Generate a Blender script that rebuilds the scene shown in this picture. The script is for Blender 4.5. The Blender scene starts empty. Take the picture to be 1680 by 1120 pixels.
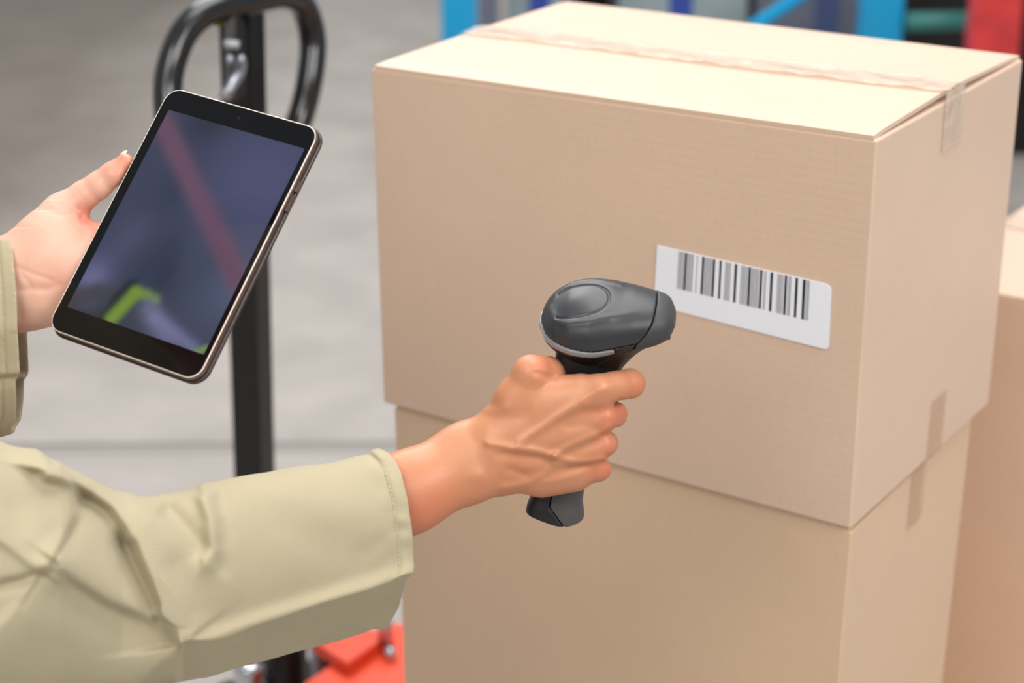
import bpy, bmesh, math, random
import numpy as np
from mathutils import Vector, Matrix
try:
    import openvdb as vdb
except Exception:
    import pyopenvdb as vdb
random.seed(7)
rng = np.random.default_rng(7)
C = bpy.context.scene.collection

# ------------------------------------------------------------------ camera, world, lights, exposure
FPX = 3022.7
PITCH, ROLL = 0.372981, 0.00639158
fwd = np.array([0, math.cos(PITCH), -math.sin(PITCH)])
rt0 = np.array([1.0, 0, 0]); dn0 = np.cross(fwd, rt0)
cr, sr = math.cos(ROLL), math.sin(ROLL)
rt = rt0*cr + dn0*sr; dn = -rt0*sr + dn0*cr
CAM = np.array([0, 0, 1.65])
RW = np.stack([rt, dn, fwd])            # rows: camera axes in world
cd = bpy.data.cameras.new('camera'); cam = bpy.data.objects.new('camera', cd); C.objects.link(cam)
cd.sensor_width = 36; cd.lens = FPX/1680*36; cd.clip_start = 0.05; cd.clip_end = 200
m = Matrix.Identity(4)
for i, v in enumerate((rt, -dn, -fwd)):
    for j in range(3): m[j][i] = v[j]
m.translation = Vector(CAM)
cam.matrix_world = m
cd.dof.use_dof = True; cd.dof.focus_distance = 1.40; cd.dof.aperture_fstop = 4.6
bpy.context.scene.camera = cam

w = bpy.data.worlds.new('hall_light'); bpy.context.scene.world = w; w.use_nodes = True
bgn = w.node_tree.nodes['Background']; bgn.inputs[0].default_value = (0.93, 0.96, 1.0, 1); bgn.inputs[1].default_value = 0.44

def area(name, loc, size, power, color=(1, 1, 1), target=(0, 1.4, 0.8), sy=None):
    l = bpy.data.lights.new(name, 'AREA'); l.energy = power; l.color = color
    l.shape = 'RECTANGLE'; l.size = size; l.size_y = sy or size
    o = bpy.data.objects.new(name, l); C.objects.link(o); o.location = loc
    o.rotation_euler = (Vector(target)-Vector(loc)).to_track_quat('-Z', 'Y').to_euler()
    return o
area('overhead_area_light', (0.6, 2.2, 4.4), 2.4, 90, (1, 0.975, 0.975), (0.3, 1.6, 0.8))
area('overhead_area_light', (-1.2, 6.0, 5.5), 3.0, 225, (1, 0.98, 0.95), (-0.6, 5, 0))
area('overhead_area_light', (1.9, -0.6, 3.1), 1.4, 56, (1, 0.98, 0.95), (0.2, 1.5, 0.9))  # key light added at front right to brighten the box walls
area('overhead_area_light', (-1.0, -1.2, 3.6), 1.8, 60, (1, 0.98, 0.95), (0, 1.5, 0.9))  # light added on the camera side so the box front is lit
vs = bpy.context.scene.view_settings
vs.view_transform = 'Standard'; vs.look = 'None'; vs.gamma = 1; vs.use_curve_mapping = False
vs.exposure = 0.12

# ------------------------------------------------------------------ helpers
def U(px, py, d):
    px = np.asarray(px, float); py = np.asarray(py, float); d = np.asarray(d, float)
    q = np.stack([(px-840)/FPX*d, (py-560)/FPX*d, d*np.ones_like(px)], -1)
    return q @ RW + CAM
def G(px, py, z):
    r = U(px, py, 1.0)-CAM
    return CAM + r*(z-CAM[2])/r[2]
def PLN(px, py, p0, n):                   # ray through a pixel met with a plane of the scene
    r = U(px, py, 1.0)-CAM
    return CAM + r*(np.dot(np.array(p0)-CAM, n)/np.dot(r, n))

def lin(c):
    c = [x/255 for x in c]
    return [x/12.92 if x <= 0.04045 else ((x+0.055)/1.055)**2.4 for x in c]

def mat(name, col, rough=0.6, metal=0.0, noise=None, bump=None, linear=False, **kw):
    """noise=(scale, amount[, colour2]) ; bump=(scale, strength, distance)"""
    m = bpy.data.materials.new(name); m.use_nodes = True
    nt = m.node_tree; b = nt.nodes['Principled BSDF']
    c = list(col) if linear else lin(col)
    b.inputs['Base Color'].default_value = (*c, 1); b.inputs['Roughness'].default_value = rough
    b.inputs['Metallic'].default_value = metal
    for k, v in kw.items(): b.inputs[k.replace('_', ' ')].default_value = v
    tc = nt.nodes.new('ShaderNodeTexCoord')
    if noise:
        n = nt.nodes.new('ShaderNodeTexNoise'); n.inputs['Scale'].default_value = noise[0]; n.inputs['Detail'].default_value = 5
        nt.links.new(tc.outputs['Object'], n.inputs['Vector'])
        mx = nt.nodes.new('ShaderNodeMix'); mx.data_type = 'RGBA'
        c2 = lin(noise[2]) if len(noise) > 2 else [x*(1-noise[1]) for x in c]
        c1 = c if len(noise) > 2 else [min(1, x*(1+noise[1]*0.6)) for x in c]
        mx.inputs[6].default_value = (*c1, 1); mx.inputs[7].default_value = (*c2, 1)
        rp = nt.nodes.new('ShaderNodeMapRange'); rp.inputs[1].default_value = 0.35; rp.inputs[2].default_value = 0.68
        nt.links.new(n.outputs['Fac'], rp.inputs[0]); nt.links.new(rp.outputs[0], mx.inputs[0])
        nt.links.new(mx.outputs[2], b.inputs['Base Color'])
    if bump:
        n = nt.nodes.new('ShaderNodeTexNoise'); n.inputs['Scale'].default_value = bump[0]; n.inputs['Detail'].default_value = 3
        nt.links.new(tc.outputs['Object'], n.inputs['Vector'])
        bn = nt.nodes.new('ShaderNodeBump'); bn.inputs['Strength'].default_value = bump[1]; bn.inputs['Distance'].default_value = bump[2]
        nt.links.new(n.outputs['Fac'], bn.inputs['Height']); nt.links.new(bn.outputs['Normal'], b.inputs['Normal'])
    return m

def link(name, me, mt, parent=None, smooth=False):
    o = bpy.data.objects.new(name, me); C.objects.link(o)
    if mt is not None: me.materials.append(mt)
    if smooth: me.shade_smooth()
    if parent is not None: o.parent = parent
    return o
def tag(o, label=None, cat=None, group=None, kind=None):
    if label: o['label'] = label
    if cat: o['category'] = cat
    if group: o['group'] = group
    if kind: o['kind'] = kind
    return o
def thing(name, label, cat, loc=(0, 0, 0), group=None):
    o = bpy.data.objects.new(name, None); C.objects.link(o); o.location = loc; o.empty_display_size = 0.05
    return tag(o, label, cat, group)
def rel(o):                               # parent inverse for things placed away from the origin, pieces given in world space
    bpy.context.view_layer.update(); return o.matrix_world.inverted()
def pymesh(name, vs, fs):
    me = bpy.data.meshes.new(name); me.from_pydata([tuple(map(float, v)) for v in vs], [], fs); me.update(); return me
def wobj(name, bm_or_me, mt, parent=None, smooth=False, bevel=0.0, seg=2):
    """object from geometry given in world coordinates"""
    if isinstance(bm_or_me, bmesh.types.BMesh):
        if bevel:
            bmesh.ops.bevel(bm_or_me, geom=[e for e in bm_or_me.edges if len(e.link_faces) == 2 and e.calc_face_angle() > 0.5],
                            offset=bevel, segments=seg, profile=0.5, affect='EDGES', clamp_overlap=True)
        bmesh.ops.recalc_face_normals(bm_or_me, faces=bm_or_me.faces)
        me = bpy.data.meshes.new(name); bm_or_me.to_mesh(me); bm_or_me.free()
    else: me = bm_or_me
    o = link(name, me, mt, parent, smooth)
    if parent is not None: me.transform(Matrix.Translation(parent_world(parent)).inverted())
    return o
def parent_world(p):
    t = Vector((0, 0, 0))
    while p is not None: t += p.location; p = p.parent
    return t
def hexa(bm, P):
    """8 corners: bottom 4 (ccw) then top 4"""
    v = [bm.verts.new(tuple(map(float, p))) for p in P]
    for f in ((3, 2, 1, 0), (4, 5, 6, 7), (0, 1, 5, 4), (1, 2, 6, 5), (2, 3, 7, 6), (3, 0, 4, 7)): bm.faces.new([v[i] for i in f])
    return v
def obox(bm, o, ax, ay, az):
    """box from corner o with edge vectors"""
    o, ax, ay, az = (np.array(q, float) for q in (o, ax, ay, az))
    return hexa(bm, [o, o+ax, o+ax+ay, o+ay, o+az, o+ax+az, o+ax+ay+az, o+ay+az])
def cbox(bm, c, sx, sy, sz, yaw=0.0):
    X = np.array([math.cos(yaw), math.sin(yaw), 0]); Y = np.array([-math.sin(yaw), math.cos(yaw), 0]); Z = np.array([0, 0, 1.0])
    return obox(bm, np.array(c)-X*sx/2-Y*sy/2-Z*sz/2, X*sx, Y*sy, Z*sz)
def tube(bm, pts, r, n=14, closed=False, caps=True):
    P = [np.array(p, float) for p in pts]; N = len(P); R = r if hasattr(r, '__len__') else [r]*N
    rings = []; ref = None
    for i in range(N):
        a = P[(i-1) % N] if (closed or i > 0) else P[i]; b = P[(i+1) % N] if (closed or i < N-1) else P[i]
        t = (b-a)/np.linalg.norm(b-a)
        if ref is None: ref = np.array([0, 0, 1.0]) if abs(t[2]) < 0.9 else np.array([1.0, 0, 0])
        s = np.cross(t, ref); s /= np.linalg.norm(s); u = np.cross(s, t); ref = u
        rings.append([bm.verts.new(tuple(P[i]+R[i]*(math.cos(2*math.pi*k/n)*s+math.sin(2*math.pi*k/n)*u))) for k in range(n)])
    for i in range(N if closed else N-1):
        A, B = rings[i], rings[(i+1) % N]
        sh = 0
        if closed and i == N-1:
            sh = min(range(n), key=lambda q: (A[0].co-B[q].co).length)
        for k in range(n): bm.faces.new((A[k], A[(k+1) % n], B[(k+1+sh) % n], B[(k+sh) % n]))
    if caps and not closed: bm.faces.new(rings[0][::-1]); bm.faces.new(rings[-1])
def smooth_path(pts, n=8, closed=False):
    P = [np.array(p, float) for p in pts]; N = len(P); out = []
    for i in range(N if closed else N-1):
        p0 = P[(i-1) % N] if closed or i > 0 else P[0]; p1 = P[i]; p2 = P[(i+1) % N]
        p3 = P[(i+2) % N] if closed or i < N-2 else P[-1]
        for k in range(n):
            t = k/n
            out.append(0.5*((2*p1)+(-p0+p2)*t+(2*p0-5*p1+4*p2-p3)*t*t+(-p0+3*p1-3*p2+p3)*t**3))
    if not closed: out.append(P[-1])
    return out

# ---- distance-field modelling: bodies, cloth and moulded plastic
class SDF:
    def __init__(s, lo, hi, h):
        s.lo = np.array(lo, float); s.h = h
        s.n = np.ceil((np.array(hi)-s.lo)/h).astype(int)+1
        s.ax = [(s.lo[i]+np.arange(s.n[i])*h).astype(np.float32) for i in range(3)]
        s.D = np.full(tuple(s.n), 60.0, np.float32)
    def grid(s): return s.ax[0][:, None, None], s.ax[1][None, :, None], s.ax[2][None, None, :]
    def cone(s, a, b, k=10, zs=1.0, mode='add'):
        ax, ay, az, ra = a; bx, by, bz, rb = b
        pad = k+4*s.h; sl = []
        for i, (p, q) in enumerate(((ax, bx), (ay, by), (az, bz))):
            z = zs if i == 2 else 1
            l0 = min(p-ra*z, q-rb*z)-pad; l1 = max(p+ra*z, q+rb*z)+pad
            sl.append(slice(max(0, int((l0-s.lo[i])/s.h)), max(0, min(s.n[i], int((l1-s.lo[i])/s.h)+2))))
        if any(q.stop <= q.start for q in sl): return
        X = s.ax[0][sl[0]][:, None, None]; Y = s.ax[1][sl[1]][None, :, None]; Z = s.ax[2][sl[2]][None, None, :]
        dx, dy, dz = bx-ax, by-ay, (bz-az)/zs; L = dx*dx+dy*dy+dz*dz+1e-9
        px, py, pz = X-ax, Y-ay, (Z-az)/zs
        t = np.clip((px*dx+py*dy+pz*dz)/L, 0, 1)
        d = np.sqrt((px-t*dx)**2+(py-t*dy)**2+(pz-t*dz)**2)-(ra+t*(rb-ra))
        d = d*(zs if zs < 1 else 1)
        V = s.D[sl[0], sl[1], sl[2]]
        if mode == 'sub':
            d = -d; hh = np.maximum(k-np.abs(V-d), 0)/k; V[...] = np.maximum(V, d)+hh*hh*k/4
        else:
            hh = np.maximum(k-np.abs(V-d), 0)/k; V[...] = np.minimum(V, d)-hh*hh*k/4
    def chain(s, pts, k=10, zs=1.0):
        for a, b in zip(pts[:-1], pts[1:]): s.cone(a, b, k, zs)
    def mesh(s, D=None, adapt=0.0):
        D = s.D if D is None else D
        D = np.clip(D, -4*s.h, 4*s.h).astype(np.float32)
        D[0] = D[-1] = 4*s.h; D[:, 0] = D[:, -1] = 4*s.h; D[:, :, 0] = D[:, :, -1] = 4*s.h
        g = vdb.FloatGrid(float(4*s.h)); g.copyFromArray(np.ascontiguousarray(D))
        P, T, Q = g.convertToPolygons(isovalue=0.0, adaptivity=adapt)
        P = P.astype(float)*s.h+s.lo
        F = [tuple(q) for q in Q.tolist()]+[tuple(q) for q in T.tolist()]
        q = Q[:4000] if len(Q) else T
        a, b, c = P[Q[:, 0]], P[Q[:, 1]], P[Q[:, 2]]
        vol = np.einsum('ij,ij->i', a-P.mean(0), np.cross(b-P.mean(0), c-P.mean(0))).sum()
        if vol < 0: F = [f[::-1] for f in F]
        return P, F
def ridge(X, Y, pts, amp, s1, s2=None):
    """height over (x,y) that follows a curve; s1 is the spread on its left side, s2 on its right"""
    if s2 is None: s2 = s1
    best = np.full(np.broadcast(X, Y).shape, 1e9, np.float32); sg = np.zeros_like(best)
    for (ax, ay), (bx, by) in zip(pts[:-1], pts[1:]):
        dx, dy = bx-ax, by-ay; L = dx*dx+dy*dy
        t = np.clip(((X-ax)*dx+(Y-ay)*dy)/L, 0, 1)
        ex, ey = X-ax-t*dx, Y-ay-t*dy; d = ex*ex+ey*ey
        c = dx*(Y-ay)-dy*(X-ax); u = d < best
        best = np.where(u, d, best); sg = np.where(u, c, sg)
    d = np.sqrt(best); sm = np.where(sg < 0, s1, s2)
    return amp*np.exp(-(d/sm)**2)
def blur(a, s):
    r = int(3*s)+1; k = np.exp(-0.5*(np.arange(-r, r+1)/s)**2); k /= k.sum()
    a = np.pad(a, r, mode='edge')
    a = np.apply_along_axis(lambda v: np.convolve(v, k, 'valid'), 0, a); return np.apply_along_axis(lambda v: np.convolve(v, k, 'valid'), 1, a)
S0 = 1/FPX
def pxmap(D0):
    s = D0/FPX
    return lambda P: U(P[:, 0], P[:, 1], D0+P[:, 2]*s)

# ------------------------------------------------------------------ materials
def cardboard(name, col=(221, 190, 164)):
    m = bpy.data.materials.new(name); m.use_nodes = True; nt = m.node_tree; b = nt.nodes['Principled BSDF']
    N = nt.nodes.new; L = nt.links.new
    tc = N('ShaderNodeTexCoord')
    n1 = N('ShaderNodeTexNoise'); n1.inputs['Scale'].default_value = 7; n1.inputs['Detail'].default_value = 6; L(tc.outputs['Object'], n1.inputs['Vector'])
    mp = N('ShaderNodeMapping'); mp.inputs['Scale'].default_value = (900, 900, 60); L(tc.outputs['Object'], mp.inputs['Vector'])
    n2 = N('ShaderNodeTexNoise'); n2.inputs['Scale'].default_value = 1; n2.inputs['Detail'].default_value = 4; L(mp.outputs[0], n2.inputs['Vector'])
    c = lin(col)
    mx = N('ShaderNodeMix'); mx.data_type = 'RGBA'; mx.inputs[6].default_value = (*[x*0.94 for x in c], 1); mx.inputs[7].default_value = (*[min(1, x*1.06) for x in c], 1)
    L(n1.outputs['Fac'], mx.inputs[0])
    m2 = N('ShaderNodeMix'); m2.data_type = 'RGBA'; m2.blend_type = 'MULTIPLY'; m2.inputs[0].default_value = 0.13
    L(mx.outputs[2], m2.inputs[6]); L(n2.outputs['Fac'], m2.inputs[7]); L(m2.outputs[2], b.inputs['Base Color'])
    # fine corrugation flutes running up the walls
    sp = N('ShaderNodeSeparateXYZ'); L(tc.outputs['Object'], sp.inputs[0])
    wv = N('ShaderNodeTexWave'); wv.inputs['Scale'].default_value = 40; wv.inputs['Distortion'].default_value = 0.6; wv.bands_direction = 'Z'
    L(tc.outputs['Object'], wv.inputs['Vector'])
    n3 = N('ShaderNodeTexNoise'); n3.inputs['Scale'].default_value = 28; n3.inputs['Detail'].default_value = 4; L(tc.outputs['Object'], n3.inputs['Vector'])
    ad = N('ShaderNodeMath'); ad.operation = 'MULTIPLY_ADD'; ad.inputs[1].default_value = 0.12; L(wv.outputs['Fac'], ad.inputs[0]); L(n3.outputs['Fac'], ad.inputs[2])
    bp = N('ShaderNodeBump'); bp.inputs['Strength'].default_value = 0.35; bp.inputs['Distance'].default_value = 0.0012
    L(ad.outputs[0], bp.inputs['Height']); L(bp.outputs['Normal'], b.inputs['Normal'])
    b.inputs['Roughness'].default_value = 0.42; b.inputs['Specular IOR Level'].default_value = 0.75; b.inputs['Sheen Weight'].default_value = 0.2
    return m
M_card = cardboard('cardboard_surface')
M_card_b = cardboard('cardboard_surface_warm', (221, 187, 154))
M_edge = mat('cardboard_raw_edge', (120, 88, 62), 0.9, bump=(900, 0.5, 0.001))
M_black = mat('black_paint', (10, 9, 9), 0.45, noise=(6, 0.3))
M_tubeblk = mat('black_gloss_enamel', (12, 12, 15), 0.22, noise=(10, 0.3), Coat_Weight=0.4)
M_red = mat('red_enamel', (240, 82, 48), 0.35, noise=(8, 0.15))
M_chrome = mat('polished_steel', (200, 203, 210), 0.18, 1.0)
M_steel = mat('grey_steel', (150, 152, 160), 0.35, 0.8, noise=(20, 0.2))
M_pl_grey = mat('grey_plastic', (165, 168, 172), 0.45)
M_yellow = mat('ochre_plastic', (150, 120, 40), 0.5)
M_wood = mat('pallet_wood', (176, 142, 98), 0.8, noise=(14, 0.3), bump=(80, 0.4, 0.002))
M_rackblue = mat('rack_blue_enamel', (0, 160, 214), 0.4, noise=(5, 0.08))
M_rackred = mat('rack_red_enamel', (214, 58, 58), 0.4, noise=(12, 0.3))
M_teal = mat('teal_tube', (58, 128, 122), 0.5)
M_dark = mat('dark_rubber_and_backdrop', (26, 20, 20), 0.8, noise=(4, 0.3))
M_wrapA = mat('grey_shrink_film', (150, 165, 168), 0.35, noise=(3, 0.18), bump=(14, 0.6, 0.01))
M_wrapB = mat('slate_shrink_film', (112, 118, 132), 0.35, noise=(3, 0.2), bump=(14, 0.6, 0.01))
M_bluestr = mat('blue_strap', (50, 78, 165), 0.5)

def tape_mat():
    m = bpy.data.materials.new('clear_packing_tape'); m.use_nodes = True; nt = m.node_tree; b = nt.nodes['Principled BSDF']
    N = nt.nodes.new; L = nt.links.new
    b.inputs['Base Color'].default_value = (*lin((238, 224, 206)), 1); b.inputs['Roughness'].default_value = 0.08
    b.inputs['Specular IOR Level'].default_value = 0.8
    b.inputs['Alpha'].default_value = 0.33
    tc = N('ShaderNodeTexCoord'); n = N('ShaderNodeTexNoise'); n.inputs['Scale'].default_value = 55; n.inputs['Detail'].default_value = 3
    L(tc.outputs['Object'], n.inputs['Vector']); bp = N('ShaderNodeBump'); bp.inputs['Strength'].default_value = 0.9; bp.inputs['Distance'].default_value = 0.005
    L(n.outputs['Fac'], bp.inputs['Height']); L(bp.outputs['Normal'], b.inputs['Normal'])
    return m
M_tape = tape_mat()
M_tapeold = mat('dull_tape', (205, 172, 142), 0.3, bump=(60, 0.3, 0.001), Alpha=0.19)

def floor_mat():
    m = bpy.data.materials.new('worn_concrete'); m.use_nodes = True; nt = m.node_tree; b = nt.nodes['Principled BSDF']
    N = nt.nodes.new; L = nt.links.new
    tc = N('ShaderNodeTexCoord')
    a = N('ShaderNodeTexNoise'); a.inputs['Scale'].default_value = 0.75; a.inputs['Detail'].default_value = 3; L(tc.outputs['Object'], a.inputs['Vector'])
    c = N('ShaderNodeTexNoise'); c.inputs['Scale'].default_value = 4.0; c.inputs['Detail'].default_value = 6; L(tc.outputs['Object'], c.inputs['Vector'])
    # darker brownish area of floor towards the far left, with a noisy edge
    sp = N('ShaderNodeSeparateXYZ'); L(tc.outputs['Object'], sp.inputs[0])
    s1 = N('ShaderNodeMath'); s1.operation = 'MULTIPLY_ADD'; s1.inputs[1].default_value = 0.9; L(a.outputs['Fac'], s1.inputs[0]); L(sp.outputs['X'], s1.inputs[2])
    mr = N('ShaderNodeMapRange'); mr.inputs[1].default_value = -1.25; mr.inputs[2].default_value = -0.30; L(s1.outputs[0], mr.inputs[0])
    mry = N('ShaderNodeMapRange'); mry.inputs[1].default_value = 3.9; mry.inputs[2].default_value = 5.3; L(sp.outputs['Y'], mry.inputs[0])
    inv = N('ShaderNodeMath'); inv.operation = 'SUBTRACT'; inv.inputs[0].default_value = 1; L(mr.outputs[0], inv.inputs[1])
    mu = N('ShaderNodeMath'); mu.operation = 'MULTIPLY'; L(inv.outputs[0], mu.inputs[0]); L(mry.outputs[0], mu.inputs[1])
    mx = N('ShaderNodeMix'); mx.data_type = 'RGBA'; mx.inputs[6].default_value = (*lin((172, 165, 159)), 1); mx.inputs[7].default_value = (*lin((122, 113, 104)), 1); L(mu.outputs[0], mx.inputs[0])
    m3 = N('ShaderNodeMapRange'); m3.inputs[1].default_value = 0.3; m3.inputs[2].default_value = 0.75; m3.inputs[3].default_value = 0.84; m3.inputs[4].default_value = 1.08; L(c.outputs['Fac'], m3.inputs[0])
    m2 = N('ShaderNodeMix'); m2.data_type = 'RGBA'; m2.blend_type = 'MULTIPLY'; m2.inputs[0].default_value = 1; L(mx.outputs[2], m2.inputs[6]); L(m3.outputs[0], m2.inputs[7])
    L(m2.outputs[2], b.inputs['Base Color']); b.inputs['Roughness'].default_value = 0.6
    return m
M_floor = floor_mat()
M_joint = mat('joint_sealant', (150, 145, 140), 0.8)

# ------------------------------------------------------------------ floor: two slabs with a sawn joint between
bx = np.array([math.cos(-0.593041), math.sin(-0.593041), 0]); by = np.array([-bx[1], bx[0], 0]); bz = np.array([0, 0, 1.0])
fl = bmesh.new()
jy = 3.60
obox(fl, (-12, -6, -0.12), (24, 0, 0), (0, jy-0.03+6, 0), (0, 0, 0.12))
obox(fl, (-12, jy+0.03, -0.12), (24, 0, 0), (0, 16, 0), (0, 0, 0.12))
o = wobj('floor', fl, M_floor); tag(o, kind='structure')
jm = bmesh.new(); obox(jm, (-12, jy-0.03, -0.12), (24, 0, 0), (0, 0.06, 0), (0, 0, 0.115))
tag(wobj('trim_1', jm, M_joint), 'dark sealed joint line across the grey concrete floor', kind='structure')
# ceiling panel of the hall, out of the frame above
# ------------------------------------------------------------------ boxes
A = CAM + (-0.568049*bx + 1.377116*by) - bz*0.393081      # top corner nearest the camera, right end of the front face
W_, D_, H_ = 0.520217, 0.347427, 0.36
ZT = A[2]
nF = -by; nR = bx
def snap_px(px, py, P):                  # carton corner moved onto its image pixel: keep the model's distance
    d = float((P-CAM) @ fwd); return U(px, py, d)
t_fr = snap_px(1440, 222, A); t_fl = snap_px(609, 105, A-bx*W_); t_br = snap_px(1679, 90, A+by*D_); t_bl = snap_px(928, 0, A-bx*W_+by*D_)
b_fr = snap_px(1395.5, 868, A-bz*H_); b_fl = snap_px(629, 660, A-bx*W_-bz*H_); b_br = snap_px(1622, 662, A+by*D_-bz*H_)
b_bl = b_fl+(t_bl-t_fl)+(b_br-b_fr-(t_br-t_fr))

def carton(name, label, B, T, mtl, loc, flaps=True, group=None, spring=1.0, lift=0.0):
    """B, T: four bottom and top corners, ccw from front-left, world space. body > flaps > tape"""
    root = thing(name, label, 'box', loc, group)
    B = [np.array(p, float) for p in B]; T = [np.array(p, float) for p in T]
    up = (T[0]-B[0]); up /= np.linalg.norm(up); tf = 0.004
    T2 = [p-up*tf*1.1 for p in T] if flaps else T
    bm = bmesh.new(); nseg = 10
    def quad(P, bulge=0.0):
        n = np.cross(P[1]-P[0], P[3]-P[0]); n /= np.linalg.norm(n); V = []
        for i in range(nseg+1):
            for j in range(nseg+1):
                u, v = i/nseg, j/nseg
                V.append(bm.verts.new(tuple((1-u)*(1-v)*P[0]+u*(1-v)*P[1]+u*v*P[2]+(1-u)*v*P[3]+n*bulge*math.sin(math.pi*u)*math.sin(math.pi*v))))
        for i in range(nseg):
            for j in range(nseg):
                q = i*(nseg+1)+j; bm.faces.new((V[q], V[q+nseg+1], V[q+nseg+2], V[q+1]))
    for i in range(4):
        quad([B[i], B[(i+1) % 4], T2[(i+1) % 4], T2[i]], 0.0015)
    quad([T2[0], T2[1], T2[2], T2[3]]); quad([B[3], B[2], B[1], B[0]])
    bmesh.ops.remove_doubles(bm, verts=bm.verts, dist=1e-5)
    body = wobj('body', bm, mtl, root, bevel=0.0022, seg=3)
    if flaps:
        ex = (T[1]-T[0]); Lx = np.linalg.norm(ex); ex = ex/Lx
        ey = (T[3]-T[0]); Ly = np.linalg.norm(ey); ey = ey/Ly
        for k in range(2):
            fb = bmesh.new(); n1, n2 = 20, 8; g = 0.0035
            top = []; bot = []
            for i in range(n1+1):
                for j in range(n2+1):
                    u = i/n1; v = j/n2
                    P0 = T[0] if k == 0 else T[3]; P1 = T[1] if k == 0 else T[2]
                    M0 = (T[0]+T[3])/2; M1 = (T[1]+T[2])/2
                    M0 = M0+(ey*-0.0012 if k == 0 else ey*0.0012); M1 = M1+(ey*-0.0012 if k == 0 else ey*0.0012)
                    # ends stop short of the end walls
                    uu = (g/Lx)+u*(1-2*g/Lx)
                    a = P0*(1-uu)+P1*uu; b = M0*(1-uu)+M1*uu
                    p = a*(1-v)+b*v
                    # the flap springs up a little towards the seam and the right end
                    p = p+up*(spring*((0.0008+0.0022*u)*v+0.0006*math.sin(7*u+k)*v)+lift*v*u**3)
                    if v == 0: p = p-up*0.0010+(ey if k == 0 else -ey)*0.0004
                    top.append(fb.verts.new(tuple(p))); bot.append(fb.verts.new(tuple(p-up*tf)))
            m_ = n2+1
            for i in range(n1):
                for j in range(n2):
                    q = i*m_+j
                    fb.faces.new((top[q], top[q+m_], top[q+m_+1], top[q+1])); fb.faces.new((bot[q+1], bot[q+m_+1], bot[q+m_], bot[q]))
            for i in range(n1):
                for j in (0, n2):
                    q = i*m_+j; fb.faces.new((top[q], bot[q], bot[q+m_], top[q+m_]))
            for j in range(n2):
                for i in (0, n1):
                    q = i*m_+j; fb.faces.new((top[q], top[q+1], bot[q+1], bot[q]))
            wobj('top_flap', fb, mtl, root)
    return root, body

def strip(P0, P1, width_dir, w, n=40, off=None, amp=0.0008, thick=0.0003, seed=1, sag=0.0):
    """a thin strip of tape from P0 to P1, slightly wrinkled, real thickness"""
    r = np.random.default_rng(seed); P0, P1 = np.array(P0, float), np.array(P1, float); wd = np.array(width_dir, float)/np.linalg.norm(width_dir)
    d = (P1-P0)/np.linalg.norm(P1-P0); nn = np.cross(d, wd); nn /= np.linalg.norm(nn)
    if nn @ off < 0: nn = -nn
    bm = bmesh.new(); mj = 7; rows = []
    ph = r.uniform(0, 6, (6,)); 
    for i in range(n+1):
        row = []
        for j in range(mj+1):
            u = i/n; v = j/mj-0.5
            hgt = amp*(0.5+0.5*math.sin(u*31+v*7+ph[0]))*(0.5+0.5*math.sin(u*83+ph[1]+v*3))+amp*0.5*r.random()
            row.append(P0+(P1-P0)*u+wd*w*v*(1+0.02*math.sin(u*40+ph[2]))+nn*(0.0004+hgt))
        rows.append(row)
    t = [[bm.verts.new(tuple(p)) for p in row] for row in rows]; b = [[bm.verts.new(tuple(p-nn*thick)) for p in row] for row in rows]
    for i in range(n):
        for j in range(mj):
            bm.faces.new((t[i][j], t[i+1][j], t[i+1][j+1], t[i][j+1])); bm.faces.new((b[i][j+1], b[i+1][j+1], b[i+1][j], b[i][j]))
    for i in range(n):
        for j in (0, mj): bm.faces.new((t[i][j], b[i][j], b[i+1][j], t[i+1][j]))
    for j in range(mj):
        for i in (0, n): bm.faces.new((t[i][j], t[i][j+1], b[i][j+1], b[i][j]))
    return bm

up1, upbody = carton('cardboard_box', 'large sealed cardboard box with the white barcode label, on top of the stack', [b_fl, b_fr, b_br, b_bl], [t_fl, t_fr, t_br, t_bl], M_card, tuple((b_fl+b_fr+b_br+b_bl)/4), lift=0.002)
# tape along the lid seam and down both end walls
mL = (t_fl+t_bl)/2; mR = (t_fr+t_br)/2; TW = 0.046
seamdir = (mR-mL)/np.linalg.norm(mR-mL); ydir = (t_br-t_fr)/np.linalg.norm(t_br-t_fr)
shift = -ydir*0.006
wobj('packing_tape', strip(mL+bz*0.0012+shift, mR+bz*0.0052+shift+seamdir*0.0008, ydir, TW, 90, bz, 0.0022, seed=3), M_tape, up1, smooth=True)
wobj('packing_tape', strip(mR+seamdir*0.0012+bz*0.0048+shift, mR+seamdir*0.0012-bz*0.047+shift+(b_fr-t_fr)/0.36*0.002, ydir, TW*1.0, 14, bx, 0.0007, seed=5), M_tape, up1, smooth=True)
mB = (b_fr+b_br)/2
wobj('tape_end', strip(mB+bx*0.0012+ydir*0.02, mB+bx*0.0016+bz*0.062+ydir*0.02, ydir, TW*0.8, 10, bx, 0.0003, seed=6), M_tapeold, up1, smooth=True)
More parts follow.
